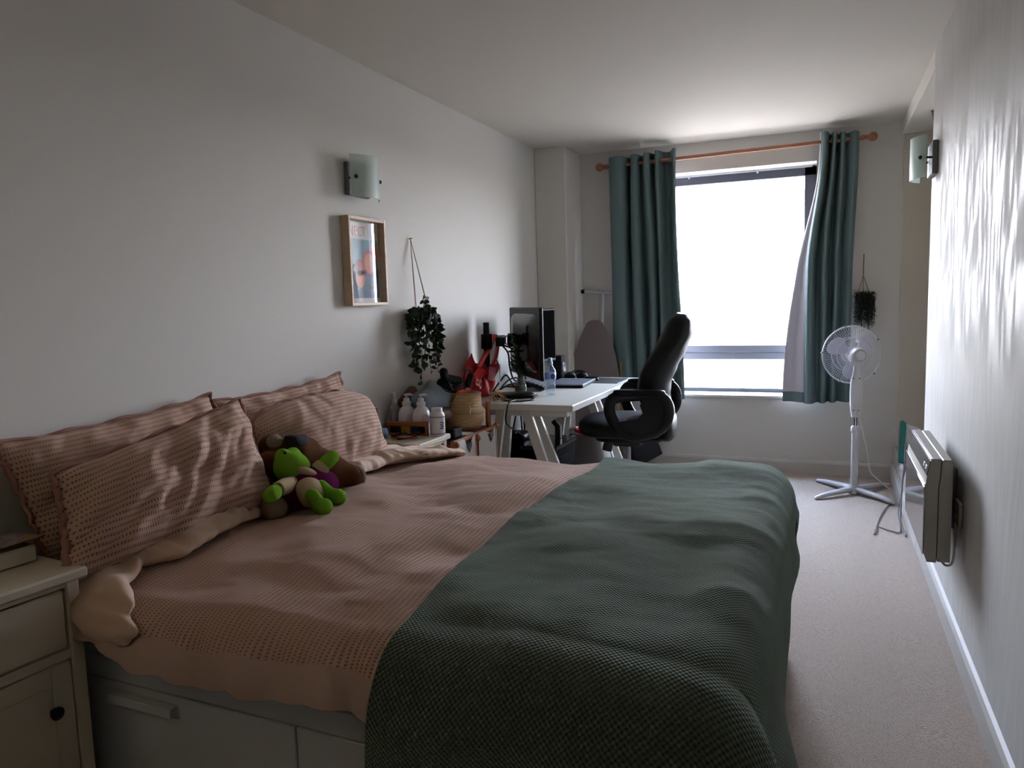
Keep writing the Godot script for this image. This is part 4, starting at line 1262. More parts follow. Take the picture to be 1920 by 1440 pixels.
# ---------------------------------------------------------------- desk
func desk():
	var o = thing("desk", "white desk on trestle legs with a monitor, laptop and bottle on it", "desk", Vector3(-1.55, 0, -4.33))
	var bs := Basis(Vector3.UP, deg_to_rad(-1.2))
	obj("table_top", box_mesh(Vector3.ZERO, Vector3(0.765, 0.034, 1.38), 0.003, Transform3D(bs, Vector3(-1.545, 0.713, -4.345))), M.white_paint, o, true)
	for z in [-3.74, -4.85]:
		var tr := Node3D.new()
		tr.name = "trestle"
		o.add_child(tr, true)
		obj("top_bar", box_mesh(Vector3(-1.46, 0.675, z), Vector3(0.46, 0.036, 0.05), 0.003), M.white_paint, tr, true)
		for l in [[Vector3(-1.605, 0.69, z + 0.02), Vector3(-1.708, 0.005, z + 0.03)], [Vector3(-1.463, 0.69, z + 0.02), Vector3(-1.232, 0.005, z + 0.03)]]:
			for k in 2:
				var st := nst()
				var off := Vector3(0, 0, -0.10 * k)
				beam(st, l[0] + off, l[1] + off * 2.0, 0.052, 0.026)
				obj("leg", st, M.white_paint, tr, true)
		obj("stretcher", box_mesh(Vector3(-1.47, 0.30, z - 0.05), Vector3(0.34, 0.03, 0.02), 0.003), M.white_paint, tr, true)

func monitor(o, a: Vector3, b: Vector3, y0: float, y1: float, faceback: bool):
	# panel from a to b (plan), screen on the side away from +n when faceback
	var x := (b - a).normalized()
	var n := x.cross(Vector3.UP)
	var w := a.distance_to(b)
	var c := (a + b) / 2 + Vector3.UP * (y0 + y1) / 2
	var bs := Basis(x, Vector3.UP, n)
	obj("casing", box_mesh(Vector3.ZERO, Vector3(w, y1 - y0, 0.022), 0.006, Transform3D(bs, c)), M.black_plastic, o, true)
	obj("screen", box_mesh(Vector3.ZERO, Vector3(w - 0.02, y1 - y0 - 0.03, 0.002), 0.0005, Transform3D(bs, c + n * (-0.0115 if faceback else 0.0115) + Vector3.UP * 0.004)), M.screen_black, o, true)
	var st := nst()
	var s := 1.0 if faceback else -1.0
	loft(st, [back_ring(c, bs, w * 0.44, (y1 - y0) * 0.42, 0.008 * s), back_ring(c, bs, w * 0.40, (y1 - y0) * 0.38, 0.022 * s), back_ring(c, bs, w * 0.22, (y1 - y0) * 0.26, 0.038 * s)])
	obj("back_shell", st, M.black_gloss, o, true)

func back_ring(c: Vector3, bs: Basis, a: float, b: float, d: float) -> Array:
	var r := []
	for p in srect(0, 0, 0, a, b, 24, 8.0): r.append(c + bs * Vector3(p.x, p.z, d))
	return r

func desk_things():
	var y := 0.73
	var o = thing("monitor", "black computer monitor seen from behind, on a clamp arm at the desk", "monitor", Vector3(-1.58, y, -4.02))
	monitor(o, Vector3(-1.765, 0, -4.285), Vector3(-1.378, 0, -3.765), 0.838, 1.232, true)
	var mk := nst()
	bx(mk, Vector3.ZERO, Vector3(0.05, 0.012, 0.002), 0.0005, Transform3D(Basis((Vector3(-1.378, 0, -3.765) - Vector3(-1.765, 0, -4.285)).normalized(), Vector3.UP, (Vector3(-1.378, 0, -3.765) - Vector3(-1.765, 0, -4.285)).normalized().cross(Vector3.UP)), Vector3(-1.60, 1.165, -4.0)))
	o = thing("monitor", "black computer monitor on the desk behind the other monitor, beside the speaker", "monitor", Vector3(-1.72, y, -4.50))
	monitor(o, Vector3(-1.765, 0, -4.36), Vector3(-1.645, 0, -4.735), 0.87, 1.215, false)
	var st := nst()
	bx(st, Vector3(-1.77, 0.79, -4.46), Vector3(0.03, 0.16, 0.06), 0.004)
	bx(st, Vector3(-1.77, 0.735, -4.46), Vector3(0.16, 0.008, 0.2), 0.003)
	obj("stand", st, M.black_plastic, o, true)
	# clamp arm
	o = thing("clamp_arm", "black clamp pole and arm holding the nearest monitor", "monitor arm", Vector3(-1.80, y, -3.98))
	obj("pole", tube_mesh([Vector3(-1.80, 0.725, -3.98), Vector3(-1.797, 1.152, -3.98)], 0.0175, 16), M.black_metal, o, true)
	obj("clamp", box_mesh(Vector3(-1.82, 0.73, -3.985), Vector3(0.08, 0.03, 0.07), 0.004), M.black_metal, o, true)
	obj("collar", tube_mesh([Vector3(-1.797, 1.0, -3.98), Vector3(-1.797, 1.085, -3.98)], 0.032, 16), M.black_plastic, o, true)
	obj("arm", box_mesh(Vector3.ZERO, Vector3(0.05, 0.055, 0.24), 0.006, Transform3D(Basis(Vector3.UP, 0.35), Vector3(-1.755, 1.04, -4.09))), M.black_plastic, o, true)
	obj("joint", box_mesh(Vector3.ZERO, Vector3(0.08, 0.08, 0.06), 0.01, Transform3D(Basis(Vector3.UP, 0.6), Vector3(-1.695, 1.04, -4.155))), M.black_plastic, o, true)
	obj("steel_ring", tube_mesh(ring_pts(Vector3(-1.722, 1.04, -4.13), 0.030, 20, along(Vector3(0.4, 0, -1))), 0.003, 6, true), M.brushed_steel, o, true)
	# cables
	var k := 0
	for c in [
		[Vector3(-1.75, 1.01, -4.10), Vector3(-1.74, 0.96, -4.16), Vector3(-1.745, 0.88, -4.19), Vector3(-1.73, 0.80, -4.21), Vector3(-1.69, 0.77, -4.25)],
		[Vector3(-1.75, 1.01, -4.12), Vector3(-1.73, 0.98, -4.20), Vector3(-1.73, 0.90, -4.22), Vector3(-1.72, 0.83, -4.25), Vector3(-1.67, 0.79, -4.27)],
		[Vector3(-1.78, 0.745, -4.10), Vector3(-1.75, 0.80, -4.20), Vector3(-1.70, 0.80, -4.28), Vector3(-1.66, 0.79, -4.30)],
		[Vector3(-1.78, 0.742, -4.08), Vector3(-1.74, 0.77, -4.14), Vector3(-1.70, 0.775, -4.22), Vector3(-1.65, 0.75, -4.26)],
		[Vector3(-1.80, 0.742, -4.05), Vector3(-1.77, 0.80, -4.10), Vector3(-1.745, 0.83, -4.14), Vector3(-1.72, 0.75, -4.19)]]:
		tag(obj("cable", tube_mesh(smooth(c, 7), 0.0055, 6), M.black_plastic), ["black cable hanging from the clamp arm to the desk, left of the pair", "black cable hanging from the clamp arm to the desk, right of the pair", "black cable coiling low over the desk behind the monitors"][mini(k, 2)], "cable", "" if k < 2 else "black cables coiled behind the monitors")
		k += 1
	# lucky bamboo in a glass vase
	o = thing("bamboo_plant", "leafy green plant stems in a small glass vase on the desk", "plant", Vector3(-1.625, y, -4.06))
	obj("vase", lathe_mesh([Vector2(0, 0.001), Vector2(0.026, 0), Vector2(0.036, 0.02), Vector2(0.034, 0.05), Vector2(0.022, 0.085), Vector2(0.025, 0.10), Vector2(0.023, 0.10), Vector2(0.020, 0.085), Vector2(0.031, 0.05), Vector2(0.033, 0.02), Vector2(0.024, 0.005), Vector2(0, 0.005)], 24), M.clear_glass, o)
	obj("water", lathe_mesh([Vector2(0, 0.006), Vector2(0.023, 0.006), Vector2(0.0325, 0.02), Vector2(0.0305, 0.05), Vector2(0, 0.052)], 20), M.leaf_light, o)
	var rng := RandomNumberGenerator.new()
	rng.seed = 7
	var leaf := leaf_mesh(0.055, 0.016)
	for i in 7:
		var a := TAU * i / 7.0
		var tip := Vector3(0.035 * cos(a), 0.20 + 0.13 * (i % 3) / 2.0, 0.035 * sin(a))
		obj("stem", tube_mesh(smooth([Vector3(0.01 * cos(a), 0.03, 0.01 * sin(a)), Vector3(0.014 * cos(a), 0.12, 0.014 * sin(a)), tip], 4), 0.0035, 6), M.leaf_light if i % 2 else M.leaf_green, o)
		for j in 9:
			var t := 0.25 + 0.75 * j / 8.0
			var p: Vector3 = Vector3(0.014 * cos(a), 0.10, 0.014 * sin(a)).lerp(tip, t)
			var lf = obj("leaf", leaf, M.leaf_green if j % 3 else M.leaf_light, o)
			var d := Vector3(rng.randf_range(-1, 1), rng.randf_range(-0.3, 0.9), rng.randf_range(-1, 1)).normalized()
			lf.transform = Transform3D(along(d) * Basis(Vector3.UP, rng.randf() * TAU), p)
	# water bottle
	o = thing("water_bottle", "clear plastic water bottle with a blue label and sports cap on the desk", "bottle", Vector3(-1.437, y, -4.05), "", -0.9)
	obj("bottle", lathe_mesh([Vector2(0, 0.006), Vector2(0.018, 0.002), Vector2(0.028, 0.001), Vector2(0.031, 0.01), Vector2(0.0295, 0.02), Vector2(0.031, 0.03), Vector2(0.0285, 0.04), Vector2(0.030, 0.05), Vector2(0.027, 0.062), Vector2(0.0285, 0.075), Vector2(0.032, 0.092), Vector2(0.0325, 0.13), Vector2(0.031, 0.14), Vector2(0.022, 0.158), Vector2(0.0125, 0.172), Vector2(0.0125, 0.18), Vector2(0, 0.18)], 28), M.bottle_plastic, o)
	obj("water", lathe_mesh([Vector2(0, 0.004), Vector2(0.027, 0.004), Vector2(0.028, 0.04), Vector2(0.025, 0.06), Vector2(0.027, 0.075), Vector2(0.030, 0.092), Vector2(0.0305, 0.12), Vector2(0, 0.12)], 24), M.water, o)
	obj("label", lathe_mesh([Vector2(0.0327, 0.092), Vector2(0.0333, 0.094), Vector2(0.0336, 0.128), Vector2(0.0325, 0.130)], 28), M.label_blue, o)
	var em = obj("emblem", ell_mesh(Vector3.ZERO, Vector3(0.0155, 0.0022, 0.0135)), M.emblem_blue, o)
	em.transform = Transform3D(Basis(Vector3(0, 0, 1), -PI / 2), Vector3(0.0335, 0.109, -0.004))
	em = obj("emblem_mark", ell_mesh(Vector3.ZERO, Vector3(0.0035, 0.0012, 0.0085)), M.emblem_red, o)
	em.transform = Transform3D(Basis(Vector3(0, 0, 1), -PI / 2), Vector3(0.0356, 0.107, -0.004))
	obj("cap", lathe_mesh([Vector2(0, 0.172), Vector2(0.0155, 0.172), Vector2(0.0155, 0.188), Vector2(0.0125, 0.193), Vector2(0.0125, 0.208), Vector2(0.010, 0.213), Vector2(0, 0.213)], 24), M.cap_blue, o)
	# laptop, keyboard, mouse mat, mouse, headset, speaker
	o = thing("laptop", "closed silver laptop lying on the desk behind the water bottle", "laptop", Vector3(-1.48, y, -4.55))
	var lb := Transform3D(Basis(Vector3.UP, 0.06), Vector3(-1.475, y, -4.56))
	obj("base", box_mesh(Vector3(0, 0.008, 0), Vector3(0.235, 0.012, 0.36), 0.003, lb), M.black_plastic, o, true)
	obj("lid", box_mesh(Vector3(0, 0.0185, 0), Vector3(0.235, 0.009, 0.36), 0.003, lb), M.silver_laptop, o, true)
	o = thing("keyboard", "black keyboard propped up at the back of the desk beside the plant", "keyboard", Vector3(-1.66, y, -4.36))
	var kb := Transform3D(Basis(Vector3.UP, 0.15) * Basis(Vector3(0, 0, 1), -0.32), Vector3(-1.625, y + 0.036, -4.36))
	obj("body", box_mesh(Vector3.ZERO, Vector3(0.15, 0.018, 0.36), 0.004, kb), M.black_plastic, o, true)
	var keys := nst()
	for i in 5:
		for j in 14:
			bx(keys, Vector3(0.052 - i * 0.026, 0.012, -0.16 + j * 0.0245), Vector3(0.021, 0.008, 0.020), 0.002, kb)
	var kk = obj("keys", keys, M.grey_plastic, o, true)
	kk.set_meta("kind", "stuff")
	single("mouse_mat", box_mesh(Vector3(-1.33, y + 0.002, -4.81), Vector3(0.25, 0.004, 0.30), 0.001), M.black_mat, "dark blue-black mouse mat near the far end of the desk", "mouse mat")
	var em2 = obj("pale_print", box_mesh(Vector3(-1.27, y + 0.0045, -4.93), Vector3(0.07, 0.001, 0.012), 0.0003), M.grey_plastic, get_node("mouse_mat"), true)
	o = thing("mouse", "black computer mouse on the mouse mat", "mouse", Vector3(-1.40, y, -4.76))
	obj("body", ell_mesh(Vector3(-1.405, y + 0.017, -4.755), Vector3(0.055, 0.020, 0.033)), M.black_gloss, o, true)
	obj("wheel", lathe_mesh([Vector2(0, -0.004), Vector2(0.009, -0.004), Vector2(0.009, 0.004), Vector2(0, 0.004)], 14, at(Vector3(-1.435, y + 0.031, -4.755), Basis(Vector3(1, 0, 0), PI / 2))), M.grey_plastic, o, true)
	o = thing("headset", "black headset lying on the desk behind the laptop", "headset", Vector3(-1.52, y, -4.83))
	obj("headband", tube_mesh(smooth([Vector3(-1.56, y + 0.02, -4.80), Vector3(-1.56, y + 0.05, -4.86), Vector3(-1.52, y + 0.055, -4.90), Vector3(-1.48, y + 0.04, -4.88), Vector3(-1.475, y + 0.02, -4.82)], 6), 0.010, 8), M.black_plastic, o, true)
	for p in [Vector3(-1.56, y + 0.030, -4.79), Vector3(-1.478, y + 0.028, -4.80)]:
		obj("ear_cup", ell_mesh(p, Vector3(0.040, 0.030, 0.025), Basis(Vector3.UP, 0.5)), M.black_plastic, o, true)
	o = thing("speaker", "small black desk speaker beside the second monitor", "speaker", Vector3(-1.635, y, -4.78))
	obj("cabinet", box_mesh(Vector3(-1.648, y + 0.085, -4.79), Vector3(0.085, 0.17, 0.085), 0.006), M.black_plastic, o, true)
	obj("cone", lathe_mesh([Vector2(0, 0), Vector2(0.012, 0.003), Vector2(0.028, 0.008), Vector2(0.034, 0.004), Vector2(0.034, 0)], 24, at(Vector3(-1.605, y + 0.09, -4.79), Basis(Vector3(0, 0, 1), -PI / 2))), M.grey_plastic, o, true)
	# black oval tray with a lead, notebooks in front of the plant
	single("oval_tray", soft_mesh(Vector3(-1.60, y + 0.016, -3.90), Vector3(0.115, 0.016, 0.07), Basis(Vector3.UP, 0.35), 32, 2.6, 8), M.black_plastic, "black oval case lying at the near edge of the desk", "case")
	o = thing("notebook", "thin book with pale page edges and a dark red cover beside the plant", "book", Vector3(-1.68, y, -3.98))
	var nb := Transform3D(Basis(Vector3.UP, 0.55), Vector3(-1.70, y, -4.05))
	obj("cover", box_mesh(Vector3(0, 0.004, 0), Vector3(0.15, 0.008, 0.20), 0.001, nb), M.maroon, o, true)
	obj("pages", box_mesh(Vector3(0, 0.013, 0), Vector3(0.145, 0.010, 0.195), 0.001, nb), M.pale_wood, o, true)
	tag(obj("desk_cable", tube_mesh(smooth([Vector3(-1.52, y + 0.004, -3.90), Vector3(-1.50, y + 0.005, -4.00), Vector3(-1.53, y + 0.005, -3.94), Vector3(-1.45, y + 0.004, -3.82), Vector3(-1.50, y + 0.004, -3.74), Vector3(-1.58, y + 0.004, -3.74), Vector3(-1.62, y + 0.004, -3.80), Vector3(-1.62, y + 0.02, -3.88)], 8), 0.004, 6), M.black_plastic), "thin black lead curling over the near edge of the desk", "cable")
	tag(obj("hanging_cable", tube_mesh(smooth([Vector3(-1.53, y + 0.008, -3.74), Vector3(-1.535, y + 0.006, -3.668), Vector3(-1.545, y - 0.03, -3.655), Vector3(-1.56, 0.62, -3.68), Vector3(-1.60, 0.52, -3.95), Vector3(-1.62, 0.475, -4.08)], 8), 0.004, 6), M.black_plastic), "thin black lead hanging from the desk edge down to the router", "cable")

func leaf_mesh(l: float, w: float) -> SurfaceTool:
	var st := nst()
	var pts := [[0.0, 0.0], [0.25, 0.8], [0.5, 1.0], [0.75, 0.7], [1.0, 0.0]]
	for i in 4:
		var y0: float = pts[i][0] * l
		var y1: float = pts[i + 1][0] * l
		var w0: float = pts[i][1] * w / 2
		var w1: float = pts[i + 1][1] * w / 2
		for s in [-1, 1]:
			var a := Vector3(0, y0, -0.10 * y0 * pts[i][0])
			var b := Vector3(0, y1, -0.10 * y1 * pts[i + 1][0])
			var c := Vector3(s * w1, y1, w1 * 0.35 - 0.10 * y1 * pts[i + 1][0])
			var d := Vector3(s * w0, y0, w0 * 0.35 - 0.10 * y0 * pts[i][0])
			tri(st, a, b, c, Vector3(0, 0, 1), false)
			tri(st, a, c, d, Vector3(0, 0, 1), false)
	return st

func under_desk():
	mat("black_mat_box", Color(0.018, 0.018, 0.02), 0.8, 0.0, 0.1)
	var o = thing("storage_box", "large black box unit under the desk with a router on top", "storage unit", Vector3(-1.60, 0, -4.16))
	var st := nst()
	bx(st, Vector3(-1.605, 0.21, -4.14), Vector3(0.44, 0.42, 0.36), 0.004)
	obj("body", st, M.black_mat_box, o, true)
	obj("top_panel", box_mesh(Vector3(-1.605, 0.434, -4.14), Vector3(0.46, 0.026, 0.38), 0.004), M.black_gloss, o, true)
	obj("side_panel", box_mesh(Vector3(-1.382, 0.21, -4.14), Vector3(0.008, 0.34, 0.30), 0.003), M.black_mat_box, o, true)
	o = thing("router", "black internet router with thin aerials on the black box unit", "router", Vector3(-1.72, 0.447, -4.14))
	st = nst()
	soft(st, Vector3(-1.715, 0.470, -4.14), Vector3(0.095, 0.023, 0.075), Basis(), 28, 5.0, 8)
	obj("body", st, M.black_plastic, o, true)
	obj("plug_adapter", soft_mesh(Vector3(-1.71, 0.492, -4.10), Vector3(0.035, 0.018, 0.022)), M.black_plastic, o, true)
	for a in [[-1.79, 0.0, 0.07], [-1.735, 0.035, 0.14], [-1.67, -0.01, 0.13], [-1.655, 0.0, 0.12]]:
		obj("aerial", tube_mesh([Vector3(a[0], 0.48, -4.18), Vector3(a[0] + a[1], 0.485 + a[2], -4.18)], [0.006, 0.004], 8), M.black_plastic, o, true)
	o = thing("webcam_stand", "small black stand with a tilted head on the black box unit", "stand", Vector3(-1.44, 0.447, -4.24))
	obj("post", box_mesh(Vector3(-1.455, 0.487, -4.22), Vector3(0.034, 0.080, 0.034), 0.004), M.black_plastic, o, true)
	obj("head", box_mesh(Vector3.ZERO, Vector3(0.028, 0.05, 0.034), 0.004, Transform3D(Basis(Vector3(0, 0, 1), 0.75), Vector3(-1.468, 0.535, -4.22))), M.black_plastic, o, true)
	# laundry bag
	o = thing("laundry_bag", "tall pale grey woven laundry bag under the far side of the desk", "laundry bag", Vector3(-1.42, 0, -4.75))
	st = nst()
	var rings := []
	for i in 13:
		var t := i / 12.0
		rings.append(srect(-1.415 + 0.01 * sin(t * 5.0), 0.002 + t * 0.40, -4.72, 0.115 + 0.02 * sin(t * PI) , 0.10 + 0.02 * sin(t * PI), 28, 3.0))
	loft(st, rings, true, false, true)
	obj("body", st, M.laundry_grey, o, true)
	obj("rim", tube_mesh(srect(-1.42, 0.405, -4.72, 0.115, 0.10, 28, 3.0), 0.008, 6, true), M.canvas, o, true)
	tag(obj("red_packet", box_mesh(Vector3.ZERO, Vector3(0.10, 0.02, 0.06), 0.005, Transform3D(Basis(Vector3(0, 0, 1), -0.3), Vector3(-1.43, 0.415, -4.63))), M.red_bag), "red packet on top of the grey laundry bag", "packet")
	tag(obj("white_packet", box_mesh(Vector3.ZERO, Vector3(0.06, 0.03, 0.06), 0.006, Transform3D(Basis(Vector3(0, 0, 1), 0.1), Vector3(-1.50, 0.425, -4.66))), M.paper_white), "white packet on top of the grey laundry bag", "packet")
	o = thing("backpack", "black backpack lying on the floor under the desk", "backpack", Vector3(-1.30, 0, -3.91))
	obj("body", blob_mesh([[Vector3(-1.30, 0.10, -3.90), Vector3(-1.30, 0.25, -3.92), 0.085, 0.07]], 0.014, 0.05), M.black_cloth, o, true)
	obj("strap", tube_mesh(smooth([Vector3(-1.25, 0.30, -3.90), Vector3(-1.20, 0.34, -3.91), Vector3(-1.165, 0.30, -3.92), Vector3(-1.155, 0.15, -3.92)], 6), 0.014, 8, false, Vector2(0.4, 1.0)), M.black_cloth, o, true)
	# spare monitor on the floor below the window
	o = thing("spare_monitor", "spare black monitor with a grey tilted screen standing on the floor", "monitor", Vector3(-1.24, 0, -5.42))
	obj("base", box_mesh(Vector3(-1.25, 0.012, -5.40), Vector3(0.22, 0.018, 0.20), 0.003, Transform3D()), M.black_plastic, o, true)
	obj("column", box_mesh(Vector3(-1.31, 0.20, -5.45), Vector3(0.055, 0.38, 0.035), 0.004), M.black_plastic, o, true)
	var bs := Basis(Vector3.UP, 0.7) * Basis(Vector3(0, 0, 1), 0.38)
	obj("casing", box_mesh(Vector3.ZERO, Vector3(0.215, 0.36, 0.03), 0.005, Transform3D(bs, Vector3(-1.215, 0.245, -5.385))), M.black_plastic, o, true)
	obj("screen", box_mesh(Vector3(0.006, 0, 0.0155), Vector3(0.19, 0.345, 0.003), 0.001, Transform3D(bs, Vector3(-1.215, 0.245, -5.385))), M.grey_panel, o, true)

# ---------------------------------------------------------------- chair
func chair():
	var o = thing("office_chair", "black leather high-backed swivel chair with loop arms at the desk", "office chair", Vector3(-1.03, 0, -4.22))
	var turn := Basis(Vector3.UP, 0.10)
	var pv := Vector3(-1.03, 0, -4.22)
	var prof := [  # y, x middle, half depth, half width
		[0.60, -0.815, 0.045, 0.20], [0.66, -0.852, 0.068, 0.225], [0.74, -0.880, 0.078, 0.235], [0.84, -0.862, 0.080, 0.245], [0.93, -0.818, 0.080, 0.25], [1.00, -0.785, 0.080, 0.235], [1.05, -0.765, 0.078, 0.20], [1.10, -0.748, 0.072, 0.175], [1.145, -0.735, 0.060, 0.155], [1.175, -0.728, 0.032, 0.12]]
	var rings := []
	for i in 46:
		var t := i / 45.0 * (prof.size() - 1)
		var k := mini(int(t), prof.size() - 2)
		var f := t - k
		var q := []
		for c in 4:
			var p0: float = prof[maxi(k - 1, 0)][c]
			var p3: float = prof[mini(k + 2, prof.size() - 1)][c]
			q.append(cubic_interpolate(prof[k][c], prof[k + 1][c], p0, p3, f))
		var ring := []
		for p in srect(q[1] + 0.01, q[0], 0, q[2], q[3], 36, 3.2, -0.15):
			# side bolsters come forward
			var s: float = absf(p.z) / q[3]
			ring.append(pv + turn * (Vector3(p.x - 0.03 * s * s * smoothstep(1.08, 0.9, q[0]) + 0.004 * sin(q[0] * 60.0) * (1.0 - s), p.y, p.z) - Vector3(pv.x, 0, 0)))
		rings.append(ring)
	var st := nst()
	loft(st, rings)
	obj("backrest", st, M.black_leather, o, true)
	st = nst()
	soft(st, pv + Vector3(0.275, 1.09, 0), Vector3(0.045, 0.055, 0.12), turn * Basis(Vector3(0, 0, 1), -0.25), 28, 3.0)
	obj("headrest_pad", st, M.black_leather, o, true)
	obj("seat_cushion", soft_mesh(pv + Vector3(-0.01, 0.545, 0), Vector3(0.265, 0.062, 0.25), turn, 40, 3.2, 14), M.black_leather, o, true)
	obj("seat_pan", soft_mesh(pv + Vector3(0.02, 0.485, 0), Vector3(0.20, 0.022, 0.19), turn, 32, 4.0, 8), M.black_plastic, o, true)
	obj("lumbar_bracket", soft_mesh(pv + Vector3(0.225, 0.545, 0), Vector3(0.05, 0.075, 0.20), turn, 28, 3.0, 8), M.black_leather, o, true)
	for s in [-1, 1]:
		var z: float = 0.285 * s
		var arm := []
		for p in [Vector3(0.225, 0.735, z), Vector3(0.17, 0.752, z), Vector3(0.08, 0.750, z), Vector3(-0.03, 0.735, z), Vector3(-0.062, 0.69, z), Vector3(-0.048, 0.625, z), Vector3(-0.01, 0.56, z * 0.96), Vector3(0.05, 0.525, z * 0.9), Vector3(0.13, 0.535, z * 0.92), Vector3(0.20, 0.565, z * 0.97), Vector3(0.245, 0.62, z), Vector3(0.25, 0.69, z)]:
			arm.append(pv + turn * p)
		obj("arm", tube_mesh(smooth(arm, 5, true), 0.025, 12, true, Vector2(1.25, 0.9)), M.black_plastic, o, true)
		obj("arm_pad", soft_mesh(pv + turn * Vector3(0.10, 0.765, z), Vector3(0.14, 0.018, 0.035), turn, 28, 4.0, 8), M.black_leather, o, true)
		if s > 0: obj("arm_web", prism_mesh([Vector2(0.0, 0.56), Vector2(0.10, 0.54), Vector2(0.19, 0.565), Vector2(0.238, 0.62), Vector2(0.245, 0.70), Vector2(0.215, 0.735), Vector2(0.13, 0.735), Vector2(0.105, 0.70), Vector2(0.12, 0.655), Vector2(0.09, 0.625), Vector2(-0.02, 0.605)], 0.03, Transform3D(turn, pv + turn * Vector3(0, 0, z))), M.black_plastic, o, true)
	obj("tilt_mechanism", box_mesh(Vector3(0, 0.45, 0), Vector3(0.16, 0.05, 0.12), 0.01, Transform3D(turn, pv)), M.black_metal, o, true)
	obj("tension_knob", tube_mesh([pv + turn * Vector3(-0.10, 0.47, 0.05), pv + turn * Vector3(-0.115, 0.40, 0.06)], 0.028, 16), M.black_plastic, o, true)
	obj("gas_lift", tube_mesh([pv + Vector3(0, 0.29, 0), pv + Vector3(0, 0.46, 0)], 0.014, 16), M.pale_steel, o, true)
	obj("gas_lift_sleeve", tube_mesh([pv + Vector3(0, 0.10, 0), pv + Vector3(0, 0.30, 0)], 0.026, 16), M.black_plastic, o, true)
	for i in 5:
		var a := TAU * i / 5.0 + 0.3
		var d := Vector3(cos(a), 0, sin(a))
		st = nst()
		tube(st, [pv + d * 0.01 + Vector3.UP * 0.11, pv + d * 0.15 + Vector3.UP * 0.10, pv + d * 0.27 + Vector3.UP * 0.075], [0.03, 0.024, 0.016], 10)
		var leg = obj("leg", st, M.black_plastic, o, true)
		st = nst()
		for w in [-1, 1]:
			lathe(st, [Vector2(0, -0.009), Vector2(0.027, -0.009), Vector2(0.028, 0.0), Vector2(0.027, 0.009), Vector2(0, 0.009)], 18, Transform3D(along(Vector3(-d.z, 0, d.x)), pv + d * 0.275 + Vector3(-d.z, 0, d.x) * 0.014 * w + Vector3.UP * 0.029))
		obj("caster", st, M.black_plastic, leg, true)

func ironing_board():
	var o = thing("ironing_board", "upright folded ironing board with a grey cover beside the left curtain", "ironing board", Vector3(-1.56, 0, -5.46))
	var poly := []
	var side := [[0.02, 0.185], [0.3, 0.190], [0.55, 0.188], [0.72, 0.178], [0.86, 0.155], [0.97, 0.118], [1.04, 0.085], [1.085, 0.06], [1.105, 0.035], [1.113, 0.0]]
	for p in side: poly.append(Vector2(p[1], p[0]))
	for i in side.size() - 1: poly.append(Vector2(-side[side.size() - 2 - i][1], side[side.size() - 2 - i][0]))
	var rings := []
	for e in [[-0.016, 0.96], [-0.020, 0.985], [-0.006, 1.0], [0.008, 1.0], [0.016, 0.985], [0.018, 0.94]]:
		var ring := []
		for p in poly: ring.append(Vector3(-1.556 + p.x * e[1], 0.56 + (p.y - 0.56) * (1.0 - (1.0 - e[1]) * 0.4), -5.385 + e[0]))
		rings.append(ring)
	var st := nst()
	loft(st, rings)
	obj("cover", st, M.ironing_cover, o, true)
	st = nst()
	prism(st, [Vector2(-0.065, 1.068), Vector2(0.065, 1.068), Vector2(0.055, 1.092), Vector2(0.033, 1.108), Vector2(0, 1.116), Vector2(-0.033, 1.108), Vector2(-0.055, 1.092)], 0.042, at(Vector3(-1.556, 0, -5.386)))
	obj("nose_pad", st, M.ironing_cover, o, true)
	obj("leg_tube", tube_mesh([Vector3(-1.55, 0.2, -5.43), Vector3(-1.545, 1.31, -5.58)], 0.012, 12), M.white_plastic, o, true)
	obj("foot_bar", tube_mesh(smooth([Vector3(-1.70, 1.327, -5.58), Vector3(-1.64, 1.318, -5.58), Vector3(-1.545, 1.310, -5.58), Vector3(-1.44, 1.312, -5.58), Vector3(-1.39, 1.318, -5.58)], 4), 0.010, 12), M.white_plastic, o, true)
	for x in [-1.703, -1.387]:
		obj("foot_cap", tube_mesh([Vector3(x - 0.016, 1.327, -5.58), Vector3(x + 0.016, 1.325, -5.58)], 0.015, 12), M.black_plastic, o, true)
	obj("edge_trim", box_mesh(Vector3(-1.362, 0.45, -5.39), Vector3(0.008, 0.70, 0.02), 0.002), M.brass, o, true)

# ---------------------------------------------------------------- curtains
func plan_at(pts: Array, u: float) -> Vector2:
	var n := pts.size() - 1
	var t := clampf(u, 0, 1) * n
	var k := mini(int(t), n - 1)
	return pts[k].cubic_interpolate(pts[k + 1], pts[maxi(k - 1, 0)], pts[mini(k + 2, n)], t - k)

